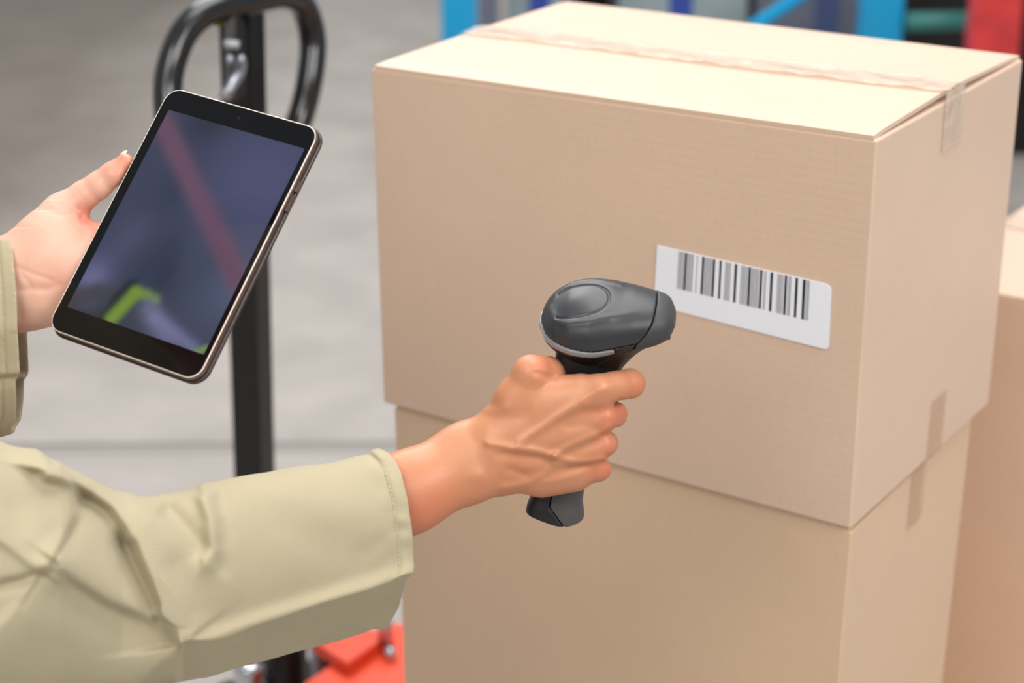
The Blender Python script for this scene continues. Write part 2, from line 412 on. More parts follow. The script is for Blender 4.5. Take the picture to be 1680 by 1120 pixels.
# shipping label with its bars on the front wall
nf = np.cross(t_fr-t_fl, b_fl-t_fl); nf /= np.linalg.norm(nf)
if nf @ (CAM-t_fl) < 0: nf = -nf
p0 = (t_fl+t_fr+b_fl+b_fr)/4+nf*0.0019
Q = [PLN(*q, p0, nf) for q in ((1078.6, 402.5), (1364.6, 467), (1359.5, 574), (1073.0, 500))]
def onlab(s, t, k=0.0): return (Q[0]*(1-s)+Q[1]*s)*(1-t)+(Q[3]*(1-s)+Q[2]*s)*t+nf*k
lb = bmesh.new(); outl = []
def corner(s0, t0, ds, dt, r, n=6):
    return [(s0+ds*r*0.37*(1-math.sin(a)), t0+dt*r*(1-math.cos(a))) for a in [math.pi/2*k/n for k in range(n+1)]]
out = [(0.0, 0.0)]+[(1-0.045*(1-math.sin(a)), 0.10*(1-math.cos(a))) for a in np.linspace(0, math.pi/2, 8)] + \
      [(1-0.022*(1-math.cos(a)), 1-0.06*(1-math.sin(a))) for a in np.linspace(0, math.pi/2, 8)] + [(0.0, 1.0)]
NU = 24
vt = []; vb = []
for (s, t) in out:
    vt.append(lb.verts.new(tuple(onlab(s, t, 0.0004)))); vb.append(lb.verts.new(tuple(onlab(s, t, -0.0006))))
lb.faces.new(vt); lb.faces.new(vb[::-1])
for i in range(len(out)): lb.faces.new((vt[i], vb[i], vb[(i+1) % len(out)], vt[(i+1) % len(out)]))
M_label = mat('white_label_paper', (236, 237, 243), 0.45, bump=(40, 0.2, 0.001))
label = wobj('label', lb, M_label, up1)
M_ink = mat('black_ink', (28, 30, 36), 0.5)
bars = bmesh.new()
bx0, bx1 = 0.128, 0.884
def bar(xa, xb):                        # xa, xb in the traced units 340..1322
    s0 = bx0+(xa-340)/(1322-340)*(bx1-bx0); s1 = bx0+(xb-340)/(1322-340)*(bx1-bx0)
    P = [onlab(s0, 0.012, .00055), onlab(s1, 0.012, .00055), onlab(s1, 0.625, .00055), onlab(s0, 0.625, .00055)]
    v = [bars.verts.new(tuple(p)) for p in P]; bars.faces.new(v)
for c, wd in ((400, 11), (532, 12), (615, 13), (665, 11), (780, 14), (882, 12), (968, 13), (1045, 14), (1148, 13), (1226, 14), (1280, 15)): bar(c-wd/2-2, c+wd/2+2)
for g0, g1, k in ((342, 392, 5), (409, 462, 6), (484, 497, 1), (542, 606, 7), (700, 746, 5), (818, 872, 5), (892, 957, 7), (990, 1008, 2), (1086, 1134, 5), (1164, 1190, 3), (1294, 1322, 3)):
    st = (g1-g0)/k
    for i in range(k): bar(g0+st*i+st*0.12, g0+st*i+st*0.12+(st*0.40 if i % 3 else st*0.30))
wobj('barcode', bars, M_ink, label)

# second and third cartons of the stack
def lower_fr(shy, dz):
    return
v8 = np.array([0, 0, -0.36])
s2 = -by*-0.006
f2l = b_fl+bx*0.009+by*0.006; f2r = b_fr-bx*0.001+by*0.006
k2l = b_bl+bx*0.009-by*0.012; k2r = b_br-bx*0.006-by*0.03
z2 = ZT-0.36
def setz(p, z): q = np.array(p, float); q[2] = z; return q
T2 = [setz(p, p[2]-0.0015) for p in (f2l, f2r, k2r, k2l)]
B2 = [setz(p, z2-0.362) for p in (f2l+bx*0.002, f2r-bx*0.006, k2r-bx*0.006, k2l)]
c2, _ = carton('cardboard_box', 'plain cardboard box directly under the barcoded box', B2, T2, M_card_b, tuple(sum(B2)/4), spring=0.0)
mm = (T2[1]+T2[2])/2
wobj('tape_end', strip(mm+bx*0.0016-bz*0.002+by*0.004, mm+bx*0.001-bz*0.062+by*0.004, ydir, TW*0.75, 10, bx, 0.0003, seed=8), M_tapeold, c2, smooth=True)
T3 = [p-bz*0.0005 for p in B2]; B3 = [setz(p, z2-0.362-0.362) for p in B2]
ZP = z2-0.362-0.362
c3, _ = carton('cardboard_box', 'lowest cardboard box of the stack, resting on the pallet below the frame', B3, [setz(p, B2[0][2]-0.0006) for p in B3], M_card, tuple(sum(B3)/4), spring=0.0)
# carton stack behind on the right
P3 = G(1625, 478, 0.90)-bx*0.085
def pile(z0, z1, lab):
    fl_, fr_ = P3, P3+bx*0.52
    B = [setz(p, z0) for p in (fl_, fr_, fr_+by*0.50, fl_+by*0.50)]; T = [setz(p, z1) for p in (fl_, fr_, fr_+by*0.50, fl_+by*0.50)]
    r, _ = carton('cardboard_box', lab, B, T, M_card, tuple(sum(B)/4)); return r, T
r5, T5 = pile(ZP+0.001, 0.90, 'tall cardboard box cut by the right edge of the photo, behind the stack')
a5 = (T5[0]+T5[3])/2; b5 = (T5[1]+T5[2])/2
wobj('packing_tape', strip(a5+bz*0.003+by*0.02, b5+bz*0.004+by*0.02, by, 0.05, 30, bz, 0.0008, seed=11), M_tape, r5, smooth=True)
# pallet under the cartons
ctr = (sum(B3)/4+P3+bx*0.23+by*0.25)/2
pal = thing('pallet', 'wooden pallet on the jack forks beneath the carton stacks', 'pallet', (ctr[0], ctr[1], 0.05))
ox = min((p-ctr) @ bx for p in B3)-0.03; X1 = (P3-ctr) @ bx+0.50; oy = min((p-ctr) @ by for p in B3)-0.02; Y1 = (P3-ctr) @ by+0.53
for i in range(8):
    pb = bmesh.new(); wdt = (Y1-oy)/8
    obox(pb, ctr*np.array([1, 1, 0])+bx*ox+by*(oy+wdt*i+0.012)+bz*(ZP-0.022), bx*(X1-ox), by*(wdt-0.024), bz*0.0215)
    wobj('deck_board', pb, M_wood, pal, bevel=0.002)
for i in range(3):
    for j in range(3):
        pb = bmesh.new(); cx_ = ox+(X1-ox-0.12)*i/2; cy_ = oy+(Y1-oy-0.1)*j/2
        obox(pb, ctr*np.array([1, 1, 0])+bx*cx_+by*cy_+bz*0.018, bx*0.12, by*0.10, bz*(ZP-0.022-0.018-0.0005))
        wobj('block', pb, M_wood, pal, bevel=0.003)
for j in range(3):
    pb = bmesh.new(); cy_ = oy+(Y1-oy-0.1)*j/2
    obox(pb, ctr*np.array([1, 1, 0])+bx*ox+by*cy_+bz*0.0, bx*(X1-ox), by*0.10, bz*0.0175)
    wobj('base_board', pb, M_wood, pal, bevel=0.002)

# ------------------------------------------------------------------ pallet jack
jb = G(452, 1085, 0.25); jack = thing('pallet_jack', 'red hand pallet jack with upright black drawbar and looped handle', 'pallet jack', (jb[0], jb[1], 0))
def J(px, py, d): return U(px, py, d)
dpt = lambda P: float((np.array(P)-CAM) @ fwd)
d_top = 2.33
mt0 = J(396, 4, d_top); mt1 = G(426, 1075, 0.20)
m_ = bmesh.new(); ax_ = (mt0-mt1); L_ = np.linalg.norm(ax_); axu = ax_/L_
yawm = math.radians(-20); s_ = np.array([math.cos(yawm), math.sin(yawm), 0]); t_ = np.cross(axu, s_); t_ /= np.linalg.norm(t_)
obox(m_, mt1+ax_*0.05-s_*0.022-t_*0.02, s_*0.044, t_*0.04, ax_*0.945)
wobj('drawbar', m_, M_black, jack, bevel=0.004)
lp = [(275, 150, 2.25), (284, 95, 2.25), (308, 45, 2.26), (350, 14, 2.28), (410, 2, 2.32), (465, -8, 2.36), (498, 12, 2.40), (513, 65, 2.42), (508, 130, 2.42), (492, 195, 2.42), (465, 255, 2.40), (425, 300, 2.35), (375, 305, 2.32), (320, 275, 2.28), (283, 215, 2.25)]
hb = bmesh.new(); tube(hb, smooth_path([J(*q) for q in lp], 6, True), 0.0178, 18, closed=True)
wobj('handle_loop', hb, M_tubeblk, jack, smooth=True)
hb = bmesh.new(); tube(hb, [J(352, 36, 2.30), J(372, 28, 2.31), J(395, 22, 2.32)], [0.006, 0.009, 0.006], 10); wobj('handle_marking', hb, M_yellow, jack, smooth=True)
cb_ = bmesh.new(); o0 = J(368, 20, 2.29); e = J(386, 20, 2.29)-o0; obox(cb_, o0, e, -t_*0.03 if t_[1] < 0 else t_*0.03, J(368, 165, 2.29)-o0)
wobj('control_housing', cb_, M_black, jack, bevel=0.003)
cb_ = bmesh.new(); tube(cb_, [J(368, 72, 2.265), J(392, 74, 2.265)], 0.0052, 10); wobj('lever_tip', cb_, M_pl_grey, jack, smooth=True)
cb_ = bmesh.new(); tube(cb_, smooth_path([J(366, 162, 2.25), J(380, 140, 2.25), J(394, 118, 2.27), J(396, 95, 2.28)], 4), [0.007]*12+[0.004], 10); wobj('control_lever', cb_, M_steel, jack, smooth=True)
cb_ = bmesh.new(); tube(cb_, [J(376, 92, 2.262), J(378, 106, 2.262)], 0.005, 10); wobj('lever_pin', cb_, M_steel, jack, smooth=True)
cb_ = bmesh.new(); tube(cb_, [J(395, 92, 2.262), J(397, 106, 2.262)], 0.005, 10); wobj('lever_pin', cb_, M_steel, jack, smooth=True)
# hydraulic unit, steering wheels, frame and forks
base = setz(mt1, 0)
pp = setz(G(468, 1088, 0.20), 0)
fb_ = bmesh.new(); tube(fb_, [pp+bz*0.05, pp+bz*0.07, pp+bz*0.30, pp+bz*0.335], [0.030, 0.034, 0.034, 0.026], 24); wobj('pump_body', fb_, M_black, jack, smooth=True)
pc = setz(G(519, 1085, 0.24), 0)
fb_ = bmesh.new(); tube(fb_, [pc+bz*0.05, pc+bz*0.33], 0.0085, 20); wobj('lift_rod', fb_, M_steel, jack, smooth=True)
pl_ = pc+np.array([0.016, 0.035, 0])
fb_ = bmesh.new(); tube(fb_, [pl_+bz*0.05, pl_+bz*0.30], 0.012, 24); wobj('lift_cylinder', fb_, M_black, jack, smooth=True)
kn = G(409, 1100, 0.24)
fb_ = bmesh.new(); tube(fb_, [kn-bz*0.05, kn-bz*0.02, kn-bz*0.012, kn, kn+bz*0.012, kn+bz*0.018], [0.022, 0.022, 0.017, 0.024, 0.022, 0.010], 20); wobj('release_pedal', fb_, M_chrome, jack, smooth=True)
r0 = G(562, 1066, 0.27)
fy = by
fb_ = bmesh.new()
P_ = [setz(r0, 0.06)-fy*0.10, setz(r0, 0.06)+bx*0.16-fy*0.16, setz(r0, 0.06)+bx*0.16+fy*0.16, setz(r0, 0.06)+fy*0.10]
hexa(fb_, P_+[setz(p, 0.27)+bx*0.012 for p in P_]); wobj('frame_head', fb_, M_red, jack, bevel=0.008, seg=3)
fb_ = bmesh.new(); q0 = setz(r0, 0.272)-bx*0.03
P_ = [q0-fy*0.03, q0+bx*0.08-fy*0.05, q0+bx*0.08+fy*0.05, q0+fy*0.03]; hexa(fb_, P_+[p+bz*0.018 for p in P_]); wobj('top_bracket', fb_, M_red, jack, bevel=0.004)
sc_ = bmesh.new(); g_ = G(632, 1026, 0.31); tube(sc_, [g_-bz*0.03, g_+bz*0.005, g_+bz*0.012], [0.011, 0.011, 0.006], 16); wobj('cap_nut', sc_, M_chrome, jack, smooth=True)
sc_ = bmesh.new(); g_ = G(640, 1066, 0.285); tube(sc_, [g_-bz*0.02, g_+bz*0.004], [0.009, 0.008], 16); wobj('cap_nut', sc_, M_chrome, jack, smooth=True)
for sgn in (-1, 1):
    fb_ = bmesh.new(); q0 = setz(r0, 0.055)+bx*0.15+fy*(sgn*0.16-0.07)
    obox(fb_, q0+bz*0.0, bx*1.0, fy*0.14, bz*0.045); wobj('fork', fb_, M_red, jack, bevel=0.004)
    fb_ = bmesh.new(); wc = base+fy*sgn*0.055+bz*0.085; tube(fb_, [wc-fy*0.022, wc+fy*0.022], 0.085, 28); wobj('steer_wheel', fb_, M_dark, jack, bevel=0.003)
    fb_ = bmesh.new(); wc = setz(r0, 0.04)+bx*1.02+fy*sgn*0.16; tube(fb_, [wc-fy*0.03, wc+fy*0.03], 0.04, 20); wobj('load_roller', fb_, M_dark, jack, bevel=0.002)

# ------------------------------------------------------------------ racking and stock at the back
def post(name, mt, x0, x1, dep, parent, z1=2.6, th=0.07):
    a = U(x0, 40, dep); b = U(x1, 40, dep)
    bm = bmesh.new(); wv = b-a; wv[2] = 0; o = setz(a, 0.0)
    n = np.array([0, 1.0, 0])
    # open C profile: web and two returns
    obox(bm, o, wv, n*0.004, bz*z1); 
    e = wv/np.linalg.norm(wv)
    obox(bm, o+n*0.004, e*0.004, n*th, bz*z1); obox(bm, o+wv-e*0.004+n*0.004, e*0.004, n*th, bz*z1)
    return wobj(name, bm, mt, parent)
dR = 5.3
rk = thing('pallet_rack', 'blue warehouse rack frame with diagonal brace behind the boxes', 'rack', tuple(setz(U(1100, 40, dR), 0)))
post('upright', M_rackblue, 724, 782, dR, rk); post('upright', M_rackblue, 1413, 1481, dR, rk)
bm = bmesh.new(); a = U(1225, 52, dR+0.03); b = U(1345, -28, dR+0.03); dd = b-a
s0_ = a-dd*4.2; s1_ = a+dd*1.0
tube(bm, [a-dd*3.9, a+dd*0.62*2.2], 0.019, 10); wobj('diagonal_brace', bm, M_rackblue, rk, smooth=True)
for z in (0.25, 2.3):
    bm = bmesh.new(); a = setz(U(782, 40, dR+0.02), z); b = setz(U(1413, 40, dR+0.02), z); obox(bm, a-bz*0.03, b-a, np.array([0, 0.03, 0]), bz*0.06); wobj('horizontal_brace', bm, M_rackblue, rk)
for x0 in (726, 1415):
    bm = bmesh.new(); a = setz(U(x0, 40, dR-0.02), 0); obox(bm, a, np.array([0.12, 0, 0]), np.array([0, 0.11, 0]), bz*0.006); wobj('foot_plate', bm, M_rackblue, rk)
rk2 = thing('pallet_rack', 'red rack upright joined by a teal tube at the top right', 'rack', tuple(setz(U(1600, 40, 5.0), 0)))
post('upright', M_rackred, 1597, 1676, 4.9, rk2)
bm = bmesh.new(); tube(bm, [U(1488, 36, 5.25), U(1625, 33, 5.25)], 0.026, 14); wobj('tie_tube', bm, M_teal, rk2, smooth=True)
bm = bmesh.new(); tube(bm, [setz(U(1640, 36, 5.35), 1.7)+np.array([-0.1, 0, 0]), setz(U(1640, 36, 5.35), 1.7)+np.array([0.9, 0, 0])], 0.026, 14); wobj('tie_tube', bm, M_teal, rk2, smooth=True)
bm = bmesh.new(); a = setz(U(1597, 40, 4.88), 0); obox(bm, a, np.array([0.14, 0, 0]), np.array([0, 0.11, 0]), bz*0.006); wobj('foot_plate', bm, M_rackred, rk2)

def load(name, label, cat, x0, x1, dep, dp, z1, mt, stripes=(), z0=0.0, group=None):
    a = U(x0, 20, dep); b = U(x1, 20, dep); t = thing(name, label, cat, tuple(setz((a+b)/2, z0)), group)
    wv = b-a; wv[2] = 0; bm = bmesh.new(); obox(bm, setz(a, z0), wv, np.array([0, dp, 0]), bz*(z1-z0)); wobj('body', bm, mt, t, bevel=0.02, seg=3)
    for (sa, sb, sm) in stripes:
        p = U(sa, 20, dep-0.004); q = U(sb, 20, dep-0.004); bm = bmesh.new(); ww = q-p; ww[2] = 0
        obox(bm, setz(p, z0+0.02), ww, np.array([0, 0.008, 0]), bz*(z1-z0-0.04)); wobj('strap', bm, sm, t, bevel=0.002)
    bm = bmesh.new(); obox(bm, setz(a, z1-0.02)-np.array([0.01, 0.01, 0]), wv*1.02, np.array([0, dp+0.02, 0]), bz*0.035); wobj('lid', bm, mt, t, bevel=0.008)
    return t
load('storage_crate', 'slate grey wrapped stock seen just right of the left blue upright', 'crate', 784, 817, 5.9, 0.5, 1.9, M_wrapB)
load('storage_crate', 'pale grey wrapped stock with a blue strap, above the box\'s far corner', 'crate', 831, 928, 6.0, 0.6, 1.9, M_wrapA, [(868, 903, M_bluestr)])
load('storage_crate', 'pale wrapped stock with a blue strap above the middle of the tape', 'crate', 1016, 1225, 6.0, 0.6, 1.9, M_wrapA, [(1098, 1136, M_bluestr)])
load('storage_crate', 'dim wrapped stock with a slate blue strap, left of the right blue upright', 'crate', 1240, 1412, 6.05, 0.6, 1.9, M_wrapB, [(1337, 1377, mat('slate_blue_strap', (74, 90, 135), 0.5))])
load('storage_crate', 'dark stock standing between the wrapped loads', 'crate', 925, 1022, 6.75, 0.5, 1.9, M_dark)  # dark body colour, set farther back than the other loads
load('rack_backdrop', 'dark cabinet in the dark behind the teal tube and red upright', 'backdrop', 1478, 1760, 5.9, 0.6, 2.3, M_dark)  # added dark block, stands in for shade inside the rack

# ------------------------------------------------------------------ tablet
tR = np.array([[0.873, -0.395, -0.286], [0.279, 0.886, -0.370], [-0.400, -0.244, -0.884]])   # columns: right, down, normal (camera axes)
q_, _ = np.linalg.qr(tR); q_ = q_*np.sign(np.diag(q_.T @ tR))
tX, tY, tN = (q_[:, i] @ RW for i in range(3))
tc_ = np.array([-0.236, -0.081, 1.323]) @ RW + CAM
tab = thing('tablet', 'black tablet with bronze metal edge held upright in the left hand', 'tablet', tuple(tc_))
def TP(x, y, z): return tc_+tX*x+tY*y+tN*z
TWd, THt = 0.1348, 0.2032
def rrect(w, h, r, n=10, ox=0, oy=0):
    P = []
    for cx, cy, a0 in ((w/2-r, h/2-r, 0), (-w/2+r, h/2-r, 90), (-w/2+r, -h/2+r, 180), (w/2-r, -h/2+r, 270)):
        for k in range(n+1):
            a = math.radians(a0+90*k/n); P.append((cx+r*math.cos(a)+ox, cy+r*math.sin(a)+oy))
    return P
def prism(rings, mt, name, parent, smooth=False):
    """rings: list of (outline, z)"""
    bm = bmesh.new(); V = [[bm.verts.new(tuple(TP(x, y, z))) for x, y in o] for o, z in rings]
    n = len(V[0])
    for a, b in zip(V[:-1], V[1:]):
        for k in range(n): bm.faces.new((a[k], a[(k+1) % n], b[(k+1) % n], b[k]))
    bm.faces.new(V[0][::-1]); bm.faces.new(V[-1])
    o = wobj(name, bm, mt, parent)
    if smooth:
        for p in o.data.polygons: p.use_smooth = len(p.vertices) == 4
    return o
M_tabmet = mat('bronze_anodised', (126, 108, 104), 0.28, 0.85, noise=(120, 0.15))
M_glass = mat('black_cover_glass', (5, 5, 7), 0.04, 0.0, Specular_IOR_Level=0.3)
R0 = 0.0115
prism([(rrect(TWd-0.004, THt-0.004, R0-0.002), -0.0075), (rrect(TWd-0.001, THt-0.001, R0-0.0005), -0.0069), (rrect(TWd+0.0008, THt+0.0008, R0+0.0004), -0.0055), (rrect(TWd+0.0008, THt+0.0008, R0+0.0004), -0.0012), (rrect(TWd+0.0002, THt+0.0002, R0), -0.0004), (rrect(TWd-0.0008, THt-0.0008, R0-0.0004), -0.0002)], M_tabmet, 'metal_shell', tab, True)
M_rim = mat('bright_bevel', (232, 220, 208), 0.38, 0.6)
ri = [(rrect(TWd+0.0002, THt+0.0002, R0), -0.0003), (rrect(TWd-0.0002, THt-0.0002, R0-0.0003), 0.0002), (rrect(TWd-0.0014, THt-0.0014, R0-0.0008), 0.00045), (rrect(TWd-0.0016, THt-0.0016, R0-0.0009), -0.0003)]
prism(ri, M_rim, 'bevel_ring', tab, True)
prism([(rrect(TWd-0.0014, THt-0.0014, R0-0.0008), -0.0004), (rrect(TWd-0.0014, THt-0.0014, R0-0.0008), 0.0003)], M_glass, 'front_glass', tab)
# second ring: the protective bumper lip that follows the back edge
M_case = mat('smoky_case', (58, 46, 42), 0.3, noise=(200, 0.3))
prism([(rrect(TWd+0.001, THt+0.001, R0), -0.0092), (rrect(TWd+0.0034, THt+0.0034, R0+0.0015), -0.0085), (rrect(TWd+0.0036, THt+0.0036, R0+0.0016), -0.0066), (rrect(TWd+0.001, THt+0.001, R0), -0.0060)], M_case, 'back_case', tab, True)
# screen: blurred reflection painted as glowing colour on the display
def inv_tab(px, py):
    p = PLN(px, py, tc_, tN)-tc_; return float(p @ tX), float(p @ tY)
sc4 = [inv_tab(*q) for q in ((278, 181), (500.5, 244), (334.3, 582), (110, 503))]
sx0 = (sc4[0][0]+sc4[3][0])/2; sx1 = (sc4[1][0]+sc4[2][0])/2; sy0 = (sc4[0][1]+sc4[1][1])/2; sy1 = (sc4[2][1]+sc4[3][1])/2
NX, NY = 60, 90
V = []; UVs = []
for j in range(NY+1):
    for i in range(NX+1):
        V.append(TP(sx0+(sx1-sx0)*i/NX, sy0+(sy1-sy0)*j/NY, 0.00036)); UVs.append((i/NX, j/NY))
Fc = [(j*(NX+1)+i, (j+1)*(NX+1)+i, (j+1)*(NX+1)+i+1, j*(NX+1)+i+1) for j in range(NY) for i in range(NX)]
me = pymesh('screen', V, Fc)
uvw = sx1-sx0; uvh = sy1-sy0
def img_uv(px, py):
    x, y = inv_tab(px, py); return (x-sx0)/uvw, (y-sy0)/uvh
UA = np.array(UVs); col = np.zeros((len(UA), 3))
def blob(px, py, rx, ry, ang, c, a, p=2.0):
    u0, v0 = img_uv(px, py); dx = (UA[:, 0]-u0)*uvw*2700; dy = (UA[:, 1]-v0)*uvh*2700; ca, sa = math.cos(math.radians(ang)), math.sin(math.radians(ang))
    e = np.abs((dx*ca+dy*sa)/rx)**p+np.abs((-dx*sa+dy*ca)/ry)**p; k = a*np.exp(-e)
    col[:] = col*(1-k[:, None])+np.array(lin(c))*k[:, None]
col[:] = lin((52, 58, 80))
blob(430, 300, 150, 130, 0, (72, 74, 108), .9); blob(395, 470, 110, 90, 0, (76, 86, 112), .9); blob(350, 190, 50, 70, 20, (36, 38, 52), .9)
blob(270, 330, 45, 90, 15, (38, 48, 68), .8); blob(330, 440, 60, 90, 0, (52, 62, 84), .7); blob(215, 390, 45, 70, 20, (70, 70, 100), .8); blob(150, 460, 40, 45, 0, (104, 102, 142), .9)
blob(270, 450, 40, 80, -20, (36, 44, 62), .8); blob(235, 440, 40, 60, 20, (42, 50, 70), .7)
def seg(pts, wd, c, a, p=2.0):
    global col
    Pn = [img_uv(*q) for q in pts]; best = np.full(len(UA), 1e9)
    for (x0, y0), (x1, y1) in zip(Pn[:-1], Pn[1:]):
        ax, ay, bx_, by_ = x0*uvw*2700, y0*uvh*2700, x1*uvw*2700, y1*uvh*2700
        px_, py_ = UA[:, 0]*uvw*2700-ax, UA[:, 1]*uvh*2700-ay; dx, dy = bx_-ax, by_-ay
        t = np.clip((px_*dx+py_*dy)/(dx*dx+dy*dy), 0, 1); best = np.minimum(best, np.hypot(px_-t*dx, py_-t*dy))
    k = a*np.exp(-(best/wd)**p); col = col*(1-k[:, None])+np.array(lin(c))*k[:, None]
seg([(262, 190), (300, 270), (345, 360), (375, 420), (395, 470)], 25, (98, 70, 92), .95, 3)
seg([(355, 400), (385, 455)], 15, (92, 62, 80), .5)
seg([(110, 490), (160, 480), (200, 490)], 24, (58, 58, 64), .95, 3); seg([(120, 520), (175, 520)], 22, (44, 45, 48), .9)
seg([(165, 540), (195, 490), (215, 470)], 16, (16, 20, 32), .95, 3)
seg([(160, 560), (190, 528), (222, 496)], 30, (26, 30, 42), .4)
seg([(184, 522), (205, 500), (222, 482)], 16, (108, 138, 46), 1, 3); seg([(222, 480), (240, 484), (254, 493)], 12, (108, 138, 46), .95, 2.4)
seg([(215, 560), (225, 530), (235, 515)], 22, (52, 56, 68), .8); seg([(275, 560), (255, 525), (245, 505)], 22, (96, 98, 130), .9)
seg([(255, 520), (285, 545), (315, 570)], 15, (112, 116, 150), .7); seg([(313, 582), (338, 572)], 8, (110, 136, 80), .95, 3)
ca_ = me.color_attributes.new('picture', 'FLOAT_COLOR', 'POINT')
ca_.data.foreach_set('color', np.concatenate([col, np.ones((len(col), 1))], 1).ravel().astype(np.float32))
M_scr = bpy.data.materials.new('screen_reflection_glow'); M_scr.use_nodes = True; nt = M_scr.node_tree; b = nt.nodes['Principled BSDF']
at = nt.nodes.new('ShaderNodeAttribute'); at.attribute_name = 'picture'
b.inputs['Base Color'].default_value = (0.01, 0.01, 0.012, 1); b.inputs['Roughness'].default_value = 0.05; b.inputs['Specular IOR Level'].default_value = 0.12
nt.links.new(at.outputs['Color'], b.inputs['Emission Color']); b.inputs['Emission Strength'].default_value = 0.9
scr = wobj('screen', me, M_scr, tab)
# volume buttons on the long edge
for y0, y1 in ((-0.060, -0.052), (-0.049, -0.036)):
    bm = bmesh.new(); obox(bm, TP(TWd/2+0.0008, y0, -0.0062), tX*0.0019, tY*(y1-y0), tN*0.0034); wobj('side_button', bm, M_tabmet, tab, bevel=0.0006)
bm = bmesh.new(); tube(bm, [TP(0, -THt/2+0.009, 0.0001), TP(0, -THt/2+0.009, 0.00035)], 0.0014, 14); wobj('camera_lens', bm, mat('lens_black', (14, 16, 24), 0.1), tab)

# ------------------------------------------------------------------ barcode scanner
DS = 1.34; mapS = pxmap(DS)
Fv = np.array([0.985, -0.02, -0.12]); Fv /= np.linalg.norm(Fv)
Wv = np.array([-0.15, 0.64, -0.75]); Wv -= Fv*(Wv @ Fv); Wv /= np.linalg.norm(Wv)
Uv = np.cross(Fv, Wv); Uv = Uv if Uv[1] < 0 else -Uv
Os = np.array([998.0, 519.0, 46.0])
SB = np.stack([Fv, Uv, Wv])
def mapL(P): return mapS(P @ SB + Os)
def toL(x, y, z): return SB @ (np.array([x, y, z])-Os)
H1 = SDF((-122, -120, -92), (124, 70, 92), 1.15)
Lg, Hg, Wg = H1.grid()
kl = [-125, -111, -108, -100, -86, -60, -25, 10, 45, 75, 92, 101, 106, 109, 125]
kb = [0.5, 12, 24, 43, 58, 72, 78, 74, 64, 54, 47, 40, 30, 16, .5]
kt = [0.5, 6, 14, 27, 37, 46, 49, 47, 41, 34, 29, 24, 18, 10, .5]
kb_ = [0.5, 6, 12, 22, 28, 32, 34, 34, 33, 31, 28, 24, 18, 9, .5]
from itertools import product
def cur(xs, ys, X):
    return np.interp(X, xs, ys)
la = H1.ax[0]
b_l = cur(kl, kb, la)[:, None, None]; c_t = cur(kl, kt, la)[:, None, None]; c_b = cur(kl, kb_, la)[:, None, None]
# smooth the spline samples
def sm(a):
    v = a.ravel(); k = np.array([1, 2, 3, 2, 1.])/9; v = np.convolve(np.pad(v, 2, mode='edge'), k, 'valid'); return v[:, None, None]
for _ in range(4): b_l, c_t, c_b = sm(b_l), sm(c_t), sm(c_b)
hc = (-4-0.0006*(Lg-20)**2*0.3)
cc = np.where(Hg > hc, c_t, c_b)
hn = np.abs(Hg-hc)/cc; wn = np.abs(Wg)/b_l
nn_ = 2.35
D = ((wn**nn_+hn**nn_)**(1/nn_)-1)*np.minimum(b_l, cc)*0.8
D = np.maximum(D, np.abs(Lg+1)-110)
H1.D[...] = np.minimum(60, D)
headD = H1.D.copy()
H1.cone((52, -16, 0, 33), (-18, -62, 0, 50), 30)
H1.cone((-34, -22, 0, 70), (-37, -84, 0, 48), 20)
H1.cone((-34, -84, 0, 46), (-44, -125, 0, 43), 10)
full = H1.D.copy()
# concave thumb dish and pad outline on the top
dish = 6.0*np.exp(-(((Lg+48)/50)**2+((Wg-8)/44)**2)**2)*(Hg > 0)
side = 3.2*np.exp(-((np.abs(Wg)-(40-0.12*(Lg-20)))/9.0)**2)*np.exp(-((Lg-5)/60)**4)*(Hg > 8)
pad_r = (np.abs((Lg+44)/np.where(Lg > -44, 50, 52))**2.3+np.abs((Wg-6)/36)**2.3)**(1/2.3)
padg = 1.6*np.exp(-((pad_r-1)*18)**2)*(Hg > 15)*(Lg > -82)
crest = ridge(H1.ax[0][:, None], H1.ax[2][None, :], [(-96, 10), (-86, 36), (-62, 55), (-25, 57), (10, 47), (46, 32), (90, 16)], 1.6, 8, 5)*np.clip((62-H1.ax[0][:, None])/70, 0, 1)+ridge(H1.ax[0][:, None], H1.ax[2][None, :], [(-96, 0), (-86, -26), (-60, -44), (-20, -46), (20, -36)], 1.4, 5, 7)
full = full+dish+padg-crest[:, None, :]*(Hg > 12)
# seam above the light band, and the nose seam
hb_ = np.where(Lg < -20, -17+(-Lg-20)*0.13, -17)
seam_b = 2.0*np.exp(-((Hg-hb_-7.5)/1.4)**2)*(Lg < 52)
lcut = 40+(Hg+27)*0.86-0.010*(Hg-8)**2+12*np.exp(-((Hg+26)/9)**2)
inband = (np.abs(Hg-hb_) < 7)
nose = Lg-lcut
seam_n = 2.0*np.exp(-(nose/1.5)**2)
full = full+seam_b*0.6+seam_n
gap = np.maximum(np.abs(nose), -100)
M_sc_top = mat('charcoal_moulded_plastic', (46, 47, 50), 0.38, bump=(1500, 0.12, 0.0004), noise=(30, 0.08))
M_sc_low = mat('black_moulded_plastic', (26, 25, 26), 0.45, bump=(1500, 0.1, 0.0004))
M_sc_nose = mat('grey_rubber_bumper', (60, 61, 61), 0.55, bump=(900, 0.1, 0.0004))
M_band = mat('clear_light_guide', (150, 153, 156), 0.15, Transmission_Weight=0.2, Coat_Weight=0.6)
scn = thing('barcode_scanner', 'dark grey handheld barcode scanner gripped in the right hand', 'scanner', tuple(mapL(np.array([[0.0, -40, 0]]))[0]))
